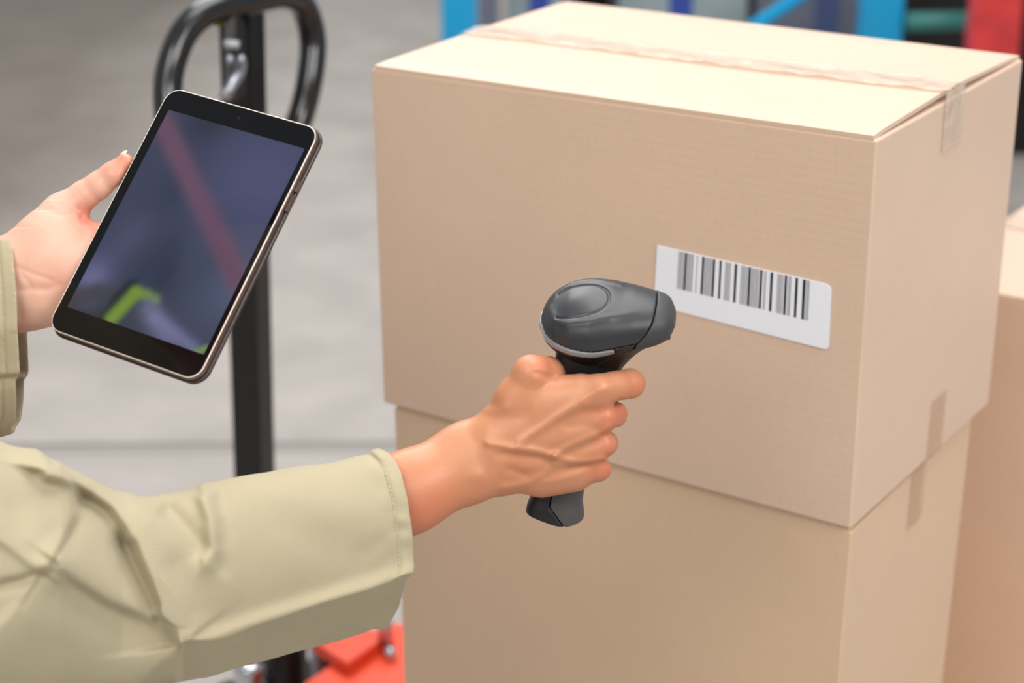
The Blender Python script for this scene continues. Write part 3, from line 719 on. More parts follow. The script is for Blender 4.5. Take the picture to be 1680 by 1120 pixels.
def sdf_obj(name, S, Dv, mp, mt, parent, adapt=0.0, smooth=True):
    P, F = S.mesh(Dv, adapt)
    if len(P) == 0: print('EMPTY', name); return None
    Wd = mp(P); me = pymesh(name, Wd, F)
    # outward faces
    bm = bmesh.new(); bm.from_mesh(me); 
    if bm.calc_volume(signed=True) < 0: bmesh.ops.reverse_faces(bm, faces=bm.faces)
    bm.to_mesh(me); bm.free()
    return wobj(name, me, mt, parent, smooth)
plane_band = Hg-hb_
Dtop = np.maximum(np.maximum(full, -(plane_band-6.5)*0.9), nose+0.7)
sdf_obj('head_shell', H1, Dtop, mapL, M_sc_top, scn)
Dnose = np.maximum(np.maximum(full-0.5, -(nose-0.7)), -(Hg+31))
sdf_obj('nose_bumper', H1, Dnose, mapL, M_sc_nose, scn)
bandend = Lg-16
Dband = np.maximum(np.maximum(full-0.8, np.abs(plane_band)-5.6), bandend)
# rounded end
Dband = np.maximum(Dband, np.where(Lg > 8, np.hypot(Lg-8, plane_band)-6.2, -10))
sdf_obj('light_band', H1, Dband, mapL, M_band, scn)
Dlow = np.maximum(full, plane_band-6.3)
Dlow = np.maximum(Dlow, np.minimum(nose+0.7, Hg+31.5))
Dlow = np.maximum(Dlow, -(np.maximum(np.abs(plane_band)-5.9, Lg-15))-0.0)
Dlow = np.where((np.abs(plane_band) < 6.3) & (Lg < 15) & (full > -4), np.maximum(Dlow, -full-3), Dlow)
sdf_obj('lower_housing', H1, Dlow, mapL, M_sc_low, scn)
# pieces seen inside the clear band
bm = bmesh.new()
for l0, l1 in ((-96, -84), (-72, -56), (-6, 0)):
    pass
bm.free()
# scan window lip under the nose
bm = bmesh.new(); obox(bm, mapL(np.array([[80, -30, -30.]]))[0], *(mapL(np.array([[80+q[0], -30+q[1], -30+q[2]]]))[0]-mapL(np.array([[80, -30, -30.]]))[0] for q in ((22., 3, 0), (0, 4.5, 0), (0, 0, 60.)))); wobj('window_lip', bm, M_sc_low, scn, bevel=0.0006)
bm = bmesh.new(); obox(bm, mapL(np.array([[96, -16, -24.]]))[0], *(mapL(np.array([[96+q[0], -16+q[1], -24+q[2]]]))[0]-mapL(np.array([[96, -16, -24.]]))[0] for q in ((4.5, 0, 0), (0, 26, 0), (0, 0, 48.)))); wobj('scan_window', bm, mat('red_scan_window', (60, 12, 14), 0.08), scn, bevel=0.0006)
# grip and foot: own axis, neck to heel
gT = np.array([955.0, 603.0, 80.0]); gB = np.array([908.0, 850.0, 166.0])
gA = (gB-gT); gL = np.linalg.norm(gA); gA /= gL
gF = Fv-gA*(Fv @ gA); gF /= np.linalg.norm(gF); gW = np.cross(gA, gF); gW = gW if gW[2] < 0 else -gW
GB = np.stack([gF, gA, gW])
def mapG(P): return mapS(P @ GB + gT)
H2 = SDF((-64, -30, -52), (64, gL+14, 52), 1.5)
fg, ag, wg = H2.grid()
rf = np.interp(H2.ax[1], [-30, 0, 60, 150, gL-40, gL-20, gL+12], [47, 45, 40, 38, 41, 47, 49])[None, :, None]
rw_ = np.interp(H2.ax[1], [-30, 0, 60, gL-40, gL-20, gL+12], [42, 38, 32, 32, 36, 37])[None, :, None]
off = np.interp(H2.ax[1], [-30, 0, gL-60, gL+12], [0, 0, 0, 1])[None, :, None]
sharp = np.where(fg < 0, 4.0, 2.2)
Dg = ((np.abs((fg-off)/rf)**sharp+np.abs(wg/rw_)**sharp)**(1/sharp)-1)*np.minimum(rf, rw_)*0.85
botp = gL+1+0.15*(fg)+0.0-0.0012*np.maximum(fg, 0)**2*6
kk = 5.0
d2 = (ag-botp)*0.95; hh = np.maximum(kk-np.abs(Dg-d2), 0)/kk; Dgb = np.maximum(Dg, d2)+hh*hh*kk/4
sm_foot = np.maximum(((ag-(gL-24))-0.95*(fg+3))/1.38, -fg-8)       # oblique seam: front insert on the heel
sf = 1.8*np.exp(-(sm_foot/1.4)**2)*(ag > gL-80)
sdf_obj('handle', H2, np.maximum(Dgb+sf, np.where(ag > gL-80, 0.5-sm_foot, -9)), mapG, M_sc_low, scn)
sdf_obj('grip_insert', H2, np.maximum(np.maximum(Dgb-0.3, sm_foot+0.5), gL-95-ag), mapG, mat('charcoal_grip_insert', (74, 72, 72), 0.45), scn)
# trigger under the index finger
bm = bmesh.new(); tg = smooth_path([mapG(np.array([[42, -4, 0.]]))[0], mapG(np.array([[50, 14, 0.]]))[0], mapG(np.array([[50, 34, 0.]]))[0], mapG(np.array([[42, 56, 0.]]))[0]], 5); tube(bm, tg, 0.0052, 12); wobj('trigger', bm, M_sc_top, scn, smooth=True)

# ------------------------------------------------------------------ the person
def skin(name, col=(218, 150, 112), red=(205, 110, 82)):
    m = bpy.data.materials.new(name); m.use_nodes = True; nt = m.node_tree; b = nt.nodes['Principled BSDF']; N = nt.nodes.new; L = nt.links.new
    tc = N('ShaderNodeTexCoord'); n = N('ShaderNodeTexNoise'); n.inputs['Scale'].default_value = 28; n.inputs['Detail'].default_value = 4; L(tc.outputs['Object'], n.inputs['Vector'])
    at = N('ShaderNodeAttribute'); at.attribute_name = 'flush'
    ad = N('ShaderNodeMath'); ad.operation = 'MULTIPLY_ADD'; ad.inputs[1].default_value = 0.45; L(n.outputs['Fac'], ad.inputs[0]); L(at.outputs['Fac'], ad.inputs[2])
    mr = N('ShaderNodeMapRange'); mr.inputs[1].default_value = 0.15; mr.inputs[2].default_value = 1.1; L(ad.outputs[0], mr.inputs[0])
    at2 = N('ShaderNodeAttribute'); at2.attribute_name = 'base'
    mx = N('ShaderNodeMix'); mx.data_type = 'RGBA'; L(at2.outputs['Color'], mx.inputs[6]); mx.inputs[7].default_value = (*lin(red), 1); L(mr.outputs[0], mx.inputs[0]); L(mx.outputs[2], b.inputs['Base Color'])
    b.inputs['Roughness'].default_value = 0.42; b.inputs['Specular IOR Level'].default_value = 0.45
    b.inputs['Subsurface Weight'].default_value = 0.12; b.inputs['Subsurface Radius'].default_value = (1.0, 0.35, 0.2); b.inputs['Subsurface Scale'].default_value = 0.004
    v = N('ShaderNodeTexVoronoi'); v.inputs['Scale'].default_value = 700; L(tc.outputs['Object'], v.inputs['Vector'])
    bp = N('ShaderNodeBump'); bp.inputs['Strength'].default_value = 0.10; bp.inputs['Distance'].default_value = 0.0005; L(v.outputs['Distance'], bp.inputs['Height']); L(bp.outputs['Normal'], b.inputs['Normal'])
    return m
M_skin = skin('skin')

# right hand, gripping the scanner: coordinates are picture units at the hand's distance, z away from the camera
DH = 1.34; mapH = pxmap(DH)
RH = SDF((560, 560, -90), (1075, 920, 200), 1.45)
sh = lambda y: 0.35*(y-640)
def q(x, y, z, r): return (x, y, z+sh(y), r)
# forearm
RH.cone((560, 856, -20, 68), (668, 808, 20, 64), 10, 0.78)
RH.cone((668, 808, 20, 64), (772, 757, 50, 62), 20, 0.76)
RH.cone((772, 757, 50, 62), (822, 735, 55, 60), 20, 0.70)
# back of the hand, four metacarpals
RH.cone(q(815, 716, 14, 42), q(984, 642, 10, 27), 16)
RH.cone(q(812, 738, 10, 44), q(988, 687, 6, 24), 14)
RH.cone(q(812, 758, 12, 42), q(986, 730, 10, 24), 14)
RH.cone(q(826, 776, 18, 37), q(975, 768, 20, 22), 14)
RH.cone(q(880, 655, 24, 40), q(950, 642, 18, 29), 18)
RH.cone(q(860, 700, 30, 44), q(940, 700, 24, 34), 20)
RH.cone(q(890, 780, 30, 36), q(940, 778, 30, 29), 20)
# thumb, reaching round the far side of the grip
RH.chain([q(816, 712, 26, 36), q(846, 655, 22, 33), q(871, 613, 22, 30)], 14)
RH.chain([q(871, 613, 22, 30), q(897, 611, 52, 26), q(918, 612, 96, 23), q(948, 616, 124, 20)], 8)
# index finger to the trigger
RH.cone(q(984, 642, 10, 26), q(1012, 634, 26, 24.5), 12)
RH.chain([q(1006, 634, 22, 24.5), q(1034, 629, 44, 24), q(1030, 629, 66, 22), q(1008, 632, 92, 18.5), q(988, 634, 106, 15)], 5)
# middle finger
RH.chain([q(990, 687, 8, 24), q(1005, 679, 40, 23.5), q(1004, 677, 60, 22), q(975, 682, 104, 19), q(935, 688, 116, 16)], 4)
# ring finger
RH.chain([q(988, 731, 12, 23), q(992, 726, 42, 21.5), q(986, 724, 62, 20), q(955, 728, 102, 18), q(915, 732, 110, 15)], 4)
# little finger
RH.chain([q(981, 769, 22, 21.5), q(980, 766, 46, 20), q(968, 764, 70, 18), q(935, 768, 98, 16), q(900, 770, 104, 13)], 4)
# web between thumb and index metacarpal
X = RH.ax[0][:, None]; Y = RH.ax[1][None, :]
h = np.zeros((RH.n[0], RH.n[1]), np.float32)
h += ridge(X, Y, [(995, 632), (968, 648), (945, 665), (910, 687), (880, 708), (852, 726)], 4.4, 15, 7)          # index tendon
h += ridge(X, Y, [(800, 727), (841, 735), (879, 739), (910, 748)], 4.2, 6, 5)
h += ridge(X, Y, [(910, 748), (930, 733), (955, 722), (976, 714), (998, 702)], 3.6, 6, 6)
h += ridge(X, Y, [(910, 748), (941, 757), (968, 757), (990, 751)], 3.4, 5, 5)
h += ridge(X, Y, [(911, 748), (898, 775), (868, 792), (828, 800)], 2.6, 6, 6)
h += ridge(X, Y, [(980, 763), (940, 781), (893, 791)], 2.4, 6, 6)
h += ridge(X, Y, [(800, 672), (818, 676), (830, 668)], 2.0, 8, 8)
h -= ridge(X, Y, [(872, 722), (905, 702), (935, 682), (955, 671)], 3.2, 6, 12)
h -= ridge(X, Y, [(822, 743), (850, 747), (885, 751), (900, 758)], 3.4, 5, 9)
h -= ridge(X, Y, [(835, 769), (862, 778)], 2.6, 6, 6)
h -= ridge(X, Y, [(925, 750), (955, 737), (985, 727)], 2.0, 7, 7)
h -= ridge(X, Y, [(935, 700), (965, 697), (985, 708)], 2.4, 8, 8)
h -= ridge(X, Y, [(930, 770), (965, 765)], 1.5, 6, 6)
h += 3.4*np.exp(-(((X-1001)/14)**2+((Y-680)/13)**2))+3.0*np.exp(-(((X-990)/15)**2+((Y-634)/12)**2))
h += 2.0*np.exp(-(((X-1001)/12)**2+((Y-728)/12)**2))+2.0*np.exp(-(((X-992)/12)**2+((Y-768)/12)**2))
h += 3.0*np.exp(-(((X-785)/18)**2+((Y-782)/14)**2))
h -= ridge(X, Y, [(1008, 662), (1020, 658)], 3.0, 4, 4)
h -= ridge(X, Y, [(1013, 704), (998, 706)], 3.0, 5, 5)
h -= ridge(X, Y, [(1010, 748), (994, 749)], 3.0, 5, 5)
h -= ridge(X, Y, [(881, 611), (895, 616), (912, 620)], 2.4, 4, 6)
zz = RH.ax[2][None, None, :]
RH.D -= 1.1*blur(h, 1.6)[:, :, None]*np.clip((120-zz)/40, 0, 1)

def add_cols(o, fl_fn, base_fn, mapinv=None):
    me = o.data; n = len(me.vertices); P = np.empty(n*3, np.float32); me.vertices.foreach_get('co', P); P = P.reshape(-1, 3)+np.array(parent_world(o), np.float32)
    qv = (P-CAM) @ RW.T; px = 840+FPX*qv[:, 0]/qv[:, 2]; py = 560+FPX*qv[:, 1]/qv[:, 2]
    a = me.attributes.new('flush', 'FLOAT', 'POINT'); a.data.foreach_set('value', fl_fn(px, py).astype(np.float32))
    c = base_fn(px, py); ca = me.color_attributes.new('base', 'FLOAT_COLOR', 'POINT'); ca.data.foreach_set('color', np.concatenate([c, np.ones((n, 1))], 1).ravel().astype(np.float32))
# one body: coarse trunk, head and legs stand outside the frame; both hands are finer pieces of the same mesh
P_r, F_r = RH.mesh(); W_r = mapH(P_r)

# left hand behind and beside the tablet
planez = lambda x, y: 54-0.358*(x-211)-0.463*(y-246)
LH = SDF((-70, 225, -150), (420, 580, 200), 1.9)
def p(x, y, z, r): return (x, y, z+planez(x, y), r)
# each joint sits just behind the plane of the tablet
LH.cone(p(-70, 474, 52, 74), p(28, 466, 46, 72), 10, 0.62)
LH.cone(p(28, 466, 46, 70), p(85, 455, 50, 80), 20, 0.48)
LH.cone(p(85, 430, 54, 72), p(190, 440, 62, 66), 20, 0.50)
LH.cone(p(62, 425, 40, 44), p(103, 364, 38, 36), 24, 0.85)
LH.cone(p(78, 395, 36, 48), p(105, 351, 36, 34), 18, 0.8)
LH.chain([p(104, 350, 34, 35), p(137, 321, 26, 24), p(162, 304, 20, 22.5), p(184, 286, 14, 20), p(205, 265, 11, 13.5)], 7)
LH.cone(p(124, 410, 54, 46), p(196, 413, 56, 42), 10, 0.7)
for (x0, y0, x1, y1, x2, y2, r) in ((196, 395, 262, 372, 318, 352, 20), (200, 424, 272, 408, 334, 392, 21), (196, 456, 266, 446, 326, 436, 19.5), (188, 486, 244, 484, 292, 480, 17)):
    LH.chain([p(x0, y0, 50, r+2), p(x1, y1, 46, r), p(x2, y2, 42, r-3)], 8)
X = LH.ax[0][:, None]; Y = LH.ax[1][None, :]; h = np.zeros((LH.n[0], LH.n[1]), np.float32)
for pts, a, s in (([(26, 437), (50, 447), (86, 460)], 1.5, 2.6), ([(34, 448), (52, 470)], 1.2, 2.2), ([(30, 476), (57, 473), (78, 474), (95, 466)], 2.4, 6), ([(86, 462), (100, 452)], 1, 2.5),
                  ([(60, 343), (100, 352), (125, 347)], 1.2, 3.5), ([(126, 340), (134, 353), (134, 362)], 2.2, 4), ([(152, 318), (160, 327)], 1.4, 2.6), ([(170, 302), (184, 314)], 1.2, 2.6),
                  ([(30, 500), (34, 520)], 1.2, 3), ([(20, 455), (30, 470)], 1.0, 3), ([(135, 356), (150, 380), (150, 420)], 1.2, 5)):
    h -= ridge(X, Y, pts, a, s)
h += 3.5*np.exp(-(((X-80)/32)**2+((Y-400)/34)**2))+2*np.exp(-(((X-62)/24)**2+((Y-505)/18)**2))
LH.D -= 0.8*blur(h, 1.3)[:, :, None]
P_l, F_l = LH.mesh(); W_l = mapH(P_l)

# coarse trunk, neck, head, arms inside the sleeves and legs (centimetres, world)
def wc(pnt, r): return (pnt[0]*100, pnt[1]*100, pnt[2]*100, r)
sh_r = np.array([-0.53, 0.90, 1.37]); sh_l = np.array([-0.60, 1.30, 1.37]); chest = (sh_r+sh_l)/2-np.array([0.03, 0, 0.12])
el_r = U(20, 960, 1.235); wr_r = U(600, 838, 1.350); el_l = U(-420, 660, 1.44); wr_l = U(-20, 474, 1.375)
neck = (sh_r+sh_l)/2+np.array([0.0, 0, 0.07]); head = neck+np.array([0.05, 0, 0.16]); hip = chest+np.array([-0.02, 0.0, -0.36])
yv = (sh_l-sh_r); yv[2] = 0; yv /= np.linalg.norm(yv); xv = np.array([yv[1], -yv[0], 0.0])
if xv[0] < 0: xv = -xv
BD = SDF((-100, 70, 60), (5, 160, 185), 1.0)
BD.chain([wc(sh_r, 5.5), wc(el_r, 2.1), wc(wr_r, 1.9)], 3)
BD.chain([wc(sh_l, 5.5), wc(el_l, 4.2), wc(wr_l, 3.0)], 3)
BD.cone(wc(chest-yv*0.07, 10.5), wc(chest+yv*0.07, 10.5), 4); BD.cone(wc(sh_r, 6), wc(sh_l, 6), 6); BD.cone(wc(chest, 12), wc(hip, 11.5), 6)
BD.cone(wc(hip-yv*0.05, 11), wc(hip+yv*0.05, 11), 4)
BD.cone(wc(neck-bz*0.06, 5.8), wc(neck+bz*0.10, 5.4), 4)
BD.cone(wc(head+bz*0.045-xv*0.01, 8.6), wc(head-bz*0.005+xv*0.01, 7.2), 3); BD.cone(wc(head-bz*0.05+xv*0.03, 5.2), wc(head-bz*0.065+xv*0.05, 3.2), 4)
BD.cone(wc(head+xv*0.085+bz*0.01, 0.9), wc(head+xv*0.108-bz*0.02, 1.3), 1.5)
for s in (-1, 1):
    BD.cone(wc(head+yv*s*0.078, 1.2), wc(head+yv*s*0.082+bz*0.02, 1.7), 1)
    BD.cone(wc(head+xv*0.086+yv*s*0.032+bz*0.018, 1.5), wc(head+xv*0.086+yv*s*0.034+bz*0.018, 1.5), 1.5, mode='sub')
    BD.cone(wc(head+xv*0.070+yv*s*0.032+bz*0.018, 1.35), wc(head+xv*0.070+yv*s*0.033+bz*0.018, 1.35), 0.4)
BD.cone(wc(head+xv*0.084+yv*0.02-bz*0.045, 0.8), wc(head+xv*0.084-yv*0.02-bz*0.045, 0.8), 0.8)
P_b, F_b = BD.mesh(); W_b = P_b/100
base_p = np.array([hip[0], hip[1], 0.0])
allv = np.concatenate([W_b, W_r, W_l]); nb, nr = len(W_b), len(W_r)
def fixw(Wd, F):
    me = pymesh('t', Wd, F); bm = bmesh.new(); bm.from_mesh(me); v = bm.calc_volume(signed=True); bm.free(); bpy.data.meshes.remove(me)
    return F if v > 0 else [f[::-1] for f in F]
F_b, F_r, F_l = fixw(W_b, F_b), fixw(W_r, F_r), fixw(W_l, F_l)
allf = F_b+[tuple(i+nb for i in f) for f in F_r]+[tuple(i+nb+nr for i in f) for f in F_l]
me = pymesh('person', allv-base_p, allf)
person = link('person', me, M_skin, None, True); person.location = base_p
tag(person, 'person in a khaki work jacket, tablet in one hand and barcode scanner in the other', 'person')
def flush(px, py):
    g = lambda x, y, r, a: a*np.exp(-((px-x)**2+(py-y)**2)/r**2)
    return g(1000, 684, 26, .45)+g(1000, 730, 22, .4)+g(990, 772, 24, .5)+g(1044, 628, 22, .35)+g(885, 592, 24, .35)+g(1024, 678, 16, .5)+g(700, 845, 60, .35)+g(850, 755, 40, .15)+g(205, 265, 40, .55)+g(135, 350, 26, .5)+g(95, 460, 40, .25)+g(150, 370, 30, .3)
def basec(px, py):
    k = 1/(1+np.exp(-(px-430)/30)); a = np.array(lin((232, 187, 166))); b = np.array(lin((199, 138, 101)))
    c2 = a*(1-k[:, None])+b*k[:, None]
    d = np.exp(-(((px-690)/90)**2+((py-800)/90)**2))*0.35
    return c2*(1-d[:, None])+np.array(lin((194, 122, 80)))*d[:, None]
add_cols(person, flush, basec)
M_nail = mat('fingernail', (240, 205, 190), 0.25)
NS = SDF((185, 230, -40), (235, 285, 90), 1.0)
NS.cone((203.2, 263, 11+planez(203, 263), 11.2), (207.2, 257, 11+planez(207, 257), 10.4), 3, 0.8)
NS.D = np.maximum(NS.D, (NS.ax[0][:, None, None]-201-(262-NS.ax[1][None, :, None])*0.55)*0.85-0.3)
Pn, Fn = NS.mesh()
nail = wobj('fingernail', pymesh('fingernail', mapH(Pn), Fn), M_nail, person, True)

def cloth(name, col, wv=True):
    m = bpy.data.materials.new(name); m.use_nodes = True; nt = m.node_tree; b = nt.nodes['Principled BSDF']; N = nt.nodes.new; L = nt.links.new
    tc = N('ShaderNodeTexCoord'); n = N('ShaderNodeTexNoise'); n.inputs['Scale'].default_value = 14; n.inputs['Detail'].default_value = 5; L(tc.outputs['Object'], n.inputs['Vector'])
    mx = N('ShaderNodeMix'); mx.data_type = 'RGBA'; c = lin(col); mx.inputs[6].default_value = (*[x*0.93 for x in c], 1); mx.inputs[7].default_value = (*[min(1, x*1.07) for x in c], 1)
    L(n.outputs['Fac'], mx.inputs[0]); L(mx.outputs[2], b.inputs['Base Color'])
    b.inputs['Roughness'].default_value = 0.85; b.inputs['Sheen Weight'].default_value = 0.1; b.inputs['Specular IOR Level'].default_value = 0.2
    mp = N('ShaderNodeMapping'); mp.inputs['Rotation'].default_value = (0.5, 0.7, 0.6); L(tc.outputs['Object'], mp.inputs['Vector'])
    w1 = N('ShaderNodeTexWave'); w1.inputs['Scale'].default_value = 330; w1.inputs['Distortion'].default_value = 0.8; L(mp.outputs[0], w1.inputs['Vector'])
    n2 = N('ShaderNodeTexNoise'); n2.inputs['Scale'].default_value = 24; n2.inputs['Detail'].default_value = 3; L(tc.outputs['Object'], n2.inputs['Vector'])
    b1 = N('ShaderNodeBump'); b1.inputs['Strength'].default_value = 0.10; b1.inputs['Distance'].default_value = 0.0006; L(w1.outputs['Fac'], b1.inputs['Height'])
    b2 = N('ShaderNodeBump'); b2.inputs['Strength'].default_value = 0.22; b2.inputs['Distance'].default_value = 0.006; L(n2.outputs['Fac'], b2.inputs['Height']); L(b1.outputs['Normal'], b2.inputs['Normal']); L(b2.outputs['Normal'], b.inputs['Normal'])
    return m
M_khaki = cloth('khaki_twill', (172, 161, 133))
# right sleeve with its folds
zcx = [-280, 0, 100, 200, 400, 640, 720]; zcz = [-420, -335, -285, -210, -95, 15, 45]
RS = SDF((-270, 480, -200), (705, 1190, 200), 2.4)
ch = [(720, 846, 0, 138), (640, 882, 0, 139), (500, 911, 0, 141), (400, 931, 0, 143), (300, 953, 0, 142), (200, 984, 0, 138), (100, 980, 0, 166), (0, 972, 0, 206), (-120, 905, 0, 212), (-300, 770, 0, 215)]
for a, b in zip(ch[:-1], ch[1:]): RS.cone(a, b, 14, 0.72)
X = RS.ax[0][:, None]; Y = RS.ax[1][None, :]; h = np.zeros((RS.n[0], RS.n[1]), np.float32)
h += ridge(X, Y, [(92, 770), (112, 795), (117, 845), (97, 892), (70, 935)], 20, 9, 60)
h -= ridge(X, Y, [(130, 825), (128, 860), (108, 905)], 4, 14, 10)
h += ridge(X, Y, [(80, 776), (125, 786), (187, 828), (217, 874), (233, 915), (271, 992), (300, 1050)], 27, 46, 13)
h -= ridge(X, Y, [(213, 896), (224, 925), (238, 955), (256, 992)], 34, 9, 24)
h -= ridge(X, Y, [(150, 815), (180, 845), (196, 870)], 5, 12, 18)
h += ridge(X, Y, [(104, 930), (140, 955), (179, 981), (246, 1007)], 22, 46, 11)
h -= ridge(X, Y, [(110, 965), (160, 995), (210, 1020), (275, 1045)], 14, 18, 34)
h += ridge(X, Y, [(334, 818), (346, 850), (349, 900), (338, 916)], 17, 20, 12)
h -= ridge(X, Y, [(276, 842), (304, 872), (325, 902)], 17, 20, 18)
h -= ridge(X, Y, [(290, 930), (320, 1000)], 9, 26, 22)
h += ridge(X, Y, [(238, 828), (290, 872), (338, 916)], 6, 10, 34)
h -= ridge(X, Y, [(360, 820), (368, 870), (362, 930)], 6, 16, 12)
h -= ridge(X, Y, [(235, 812), (246, 822)], 5, 14, 14)
h += ridge(X, Y, [(672, 942), (600, 966), (530, 988), (420, 1022), (345, 1050), (300, 1057)], 22, 80, 15)
h += ridge(X, Y, [(300, 1055), (262, 1084), (215, 1130)], 15, 13, 60)
h -= ridge(X, Y, [(0, 960), (35, 952), (72, 938)], 16, 7, 12)
h += ridge(X, Y, [(-20, 872), (20, 898), (62, 932)], 12, 40, 8)
h -= ridge(X, Y, [(60, 900), (88, 870)], 5, 16, 16)
h += ridge(X, Y, [(84, 934), (42, 997), (-10, 1040)], 16, 60, 18)
h -= ridge(X, Y, [(470, 860), (540, 900), (620, 930)], 3.5, 40, 30)
h += ridge(X, Y, [(420, 800), (500, 830), (600, 840)], 4, 30, 40)
h -= ridge(X, Y, [(600, 905), (650, 870)], 3, 14, 14)
cy = [735, 746, 758, 775, 820, 880, 930, 941, 950, 968, 995, 1010, 1035]; cxx = [622, 636, 648, 657, 669, 678, 680, 676, 668, 667, 664, 657, 638]
CX = np.interp(RS.ax[1], cy, cxx)[None, :]
dcx = (X-CX)*0.95
h -= 6*np.exp(-((dcx+27)/3)**2)
h += 2.6*np.exp(-((dcx+13)/10)**2)*(1+0.7*np.sin(Y/7.0+np.sin(Y/23)*2))
h -= 1.5*np.exp(-((dcx+36)/10)**2)*(np.sin(Y/9.0+1)+0.3)
RS.D -= (blur(h, 1.3)[:, :, None]*0.85)
zr = RS.ax[2][None, None, :]
zf = -0.72*np.sqrt(np.maximum(138**2-(RS.ax[1]-884)**2, 0))[None, :, None]
clip = dcx[:, :, None]+(zr-zf)*0.16
# the under panel of the sleeve, creased along its lower seam
ycr = np.interp(RS.ax[0], [-300, 225, 262, 300, 345, 420, 530, 600, 670, 700], [1260, 1230, 1110, 1060, 1048, 1021, 986, 965, 941, 930])[:, None, None]
RS.D = np.maximum(RS.D, (Y[:, :, None]-ycr)*0.90+(-RS.ax[2][None, None, :]-112)*0.44)
Ds = RS.D
Ds = np.where(X[:, :, None] > 380, np.maximum(Ds, -(Ds+5.5)), Ds)
hh = np.maximum(4-np.abs(Ds-clip), 0)/4; Ds = np.maximum(Ds, clip)+hh*hh
Psl, Fsl = RS.mesh(Ds)
Psl[:, 2] += np.interp(Psl[:, 0], zcx, zcz)
# jacket trunk with collar
JD = SDF((-100, 60, 60), (10, 165, 165), 1.2)
JD.cone(wc(chest-yv*0.08, 13.5), wc(chest+yv*0.08, 13.5), 4); JD.cone(wc(sh_r, 8.2), wc(sh_l, 8.2), 6); JD.cone(wc(chest, 15), wc(hip-bz*0.06, 15.5), 8)
JD.cone(wc(hip-yv*0.05-bz*0.05, 14.5), wc(hip+yv*0.05-bz*0.05, 14.5), 4)
eR = U(-330, 790, 1.14); JD.chain([wc(sh_r, 9), wc(eR, 9.3)], 5)
eL = U(-300, 632, 1.40); JD.chain([wc(sh_l, 8.6), wc(el_l, 7.8), wc(eL, 7.2)], 5)
JD.cone(wc(neck-bz*0.05, 8.6), wc(neck-bz*0.0, 7.6), 2)
JD.D = np.maximum(JD.D, 1.0*((hip[2]-0.16)*100-JD.ax[2][None, None, :]))
JD.cone(wc(neck-bz*0.01, 6.2), wc(neck+bz*0.08, 6.6), 1, mode='sub')
Pj, Fj = JD.mesh(); jacket = wobj('jacket', pymesh('jacket', Pj/100, fixw(Pj/100, Fj)), M_khaki, person, True)
Wsl = mapH(Psl); sl_r = wobj('sleeve', pymesh('sleeve', Wsl, fixw(Wsl, Fsl)), M_khaki, jacket, True)
# line of stitches along the right cuff hem, each laid on the cloth
def cuff_pt(y, dx):
    x = np.interp(y, cy, cxx)+dx; ix = int(round((x-RS.lo[0])/RS.h)); iy = int(round((y-RS.lo[1])/RS.h)); colm = Ds[ix, iy]
    k = np.argmax(colm < 0); f = colm[k-1]/(colm[k-1]-colm[k]+1e-6) if k > 0 else 0
    z = RS.lo[2]+(k-1+f)*RS.h+np.interp(x, zcx, zcz)
    return mapH(np.array([[x, y, z-0.6]]))[0]
sb = bmesh.new()
for yy in np.arange(768, 925, 7.0):
    tube(sb, [cuff_pt(yy, -24.5), cuff_pt(yy+4.2, -24.5)], 0.00035, 6)
wobj('stitching', sb, mat('pale_thread', (200, 190, 155), 0.8), jacket)
# left sleeve, loose open cuff
LS = SDF((-330, 360, -110), (52, 830, 250), 3.0)
for a, b in (((-340, 640, 105, 180), (-120, 580, 85, 166)), ((-120, 580, 85, 166), (60, 536, 72, 157))): LS.cone(a, b, 10, 0.62)
X = LS.ax[0][:, None]; Y = LS.ax[1][None, :]; h = np.zeros((LS.n[0], LS.n[1]), np.float32)
CXL = np.interp(LS.ax[1], [380, 393, 480, 560, 612, 618, 624, 660, 688, 700], [17, 20, 27, 30, 33, 30, 26, 27, 26, 20])[None, :]
h -= 3.2*np.exp(-((X-CXL+24)/2.4)**2); h -= ridge(X, Y, [(-80, 640), (0, 622), (40, 619)], 5, 4, 10); h += ridge(X, Y, [(-80, 632), (0, 613), (40, 610)], 3, 12, 3)
h += ridge(X, Y, [(-200, 480), (-90, 520), (0, 540)], 6, 30, 20)
LS.D -= h[:, :, None]*0.8
zr = LS.ax[2][None, None, :]; clip = (X-CXL)[:, :, None]-np.clip(zr-60, 0, 200)*0.14*(Y > 500)[:, :, None]
Ds = np.maximum(np.maximum(LS.D, -(LS.D+6.5)), clip)
Psl, Fsl = LS.mesh(Ds); Wsl = mapH(Psl); wobj('sleeve', pymesh('sleeve', Wsl, fixw(Wsl, Fsl)), M_khaki, jacket, True)
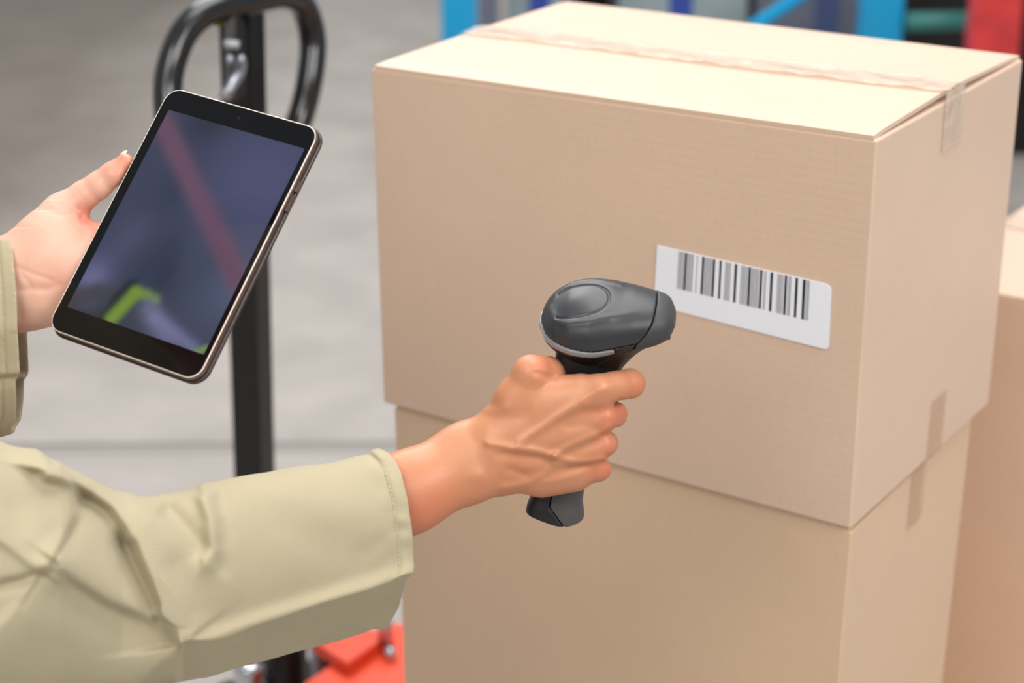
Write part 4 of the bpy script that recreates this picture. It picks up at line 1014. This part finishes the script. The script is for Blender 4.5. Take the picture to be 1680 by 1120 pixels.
# trousers, shoes, hair
TD = SDF((-105, 60, 3), (-30, 165, 110), 1.4)
for s in (-1, 1):
    hp = hip+yv*s*0.085-bz*0.06; kn_ = hp*np.array([1, 1, 0])+bz*0.50+xv*0.02; an = hp*np.array([1, 1, 0])+bz*0.07-xv*0.01
    TD.chain([wc(hp, 10.5), wc(kn_, 7.6), wc(an, 6.2)], 4)
TD.cone(wc(hip-yv*0.06, 12), wc(hip+yv*0.06, 12), 6); TD.D = np.maximum(TD.D, np.maximum(4.5-TD.ax[2], TD.ax[2]-hip[2]*100-6)[None, None, :])
Pt, Ft = TD.mesh(); wobj('trousers', pymesh('trousers', Pt/100, fixw(Pt/100, Ft)), cloth('dark_trouser_cloth', (70, 72, 82)), person, True)
M_shoe = mat('brown_leather', (80, 58, 42), 0.5)
for s in (-1, 1):
    SD = SDF((-110, 60, -1), (-20, 165, 16), 0.8); an = hip*np.array([1, 1, 0])+yv*s*0.085
    SD.cone(wc(an-xv*0.05+bz*0.035, 3.6), wc(an+xv*0.17+bz*0.03, 3.2), 2); SD.cone(wc(an-xv*0.01+bz*0.05, 4.2), wc(an-xv*0.01+bz*0.10, 4.4), 3)
    SD.D = np.maximum(SD.D, (0.3-SD.ax[2])[None, None, :]); SD.D = np.maximum(SD.D, (SD.ax[2]-11)[None, None, :])
    Pt, Ft = SD.mesh(); wobj('shoe', pymesh('shoe', Pt/100, fixw(Pt/100, Ft)), M_shoe, person, True)
HD = SDF((-85, 80, 135), (-35, 140, 185), 0.8)
HD.cone(wc(head+bz*0.055-xv*0.018, 9.6), wc(head-bz*0.01-xv*0.03, 8.4), 3); HD.cone(wc(head-bz*0.0-xv*0.09, 4.5), wc(head-bz*0.09-xv*0.10, 3.0), 3)
HD.cone(wc(head+xv*0.085-bz*0.01, 6.8), wc(head+xv*0.075-bz*0.08, 7.4), 3, mode='sub')
Pt, Ft = HD.mesh(); wobj('hair', pymesh('hair', Pt/100, fixw(Pt/100, Ft)), mat('dark_hair', (38, 28, 24), 0.5, bump=(200, 0.6, 0.003)), person, True)
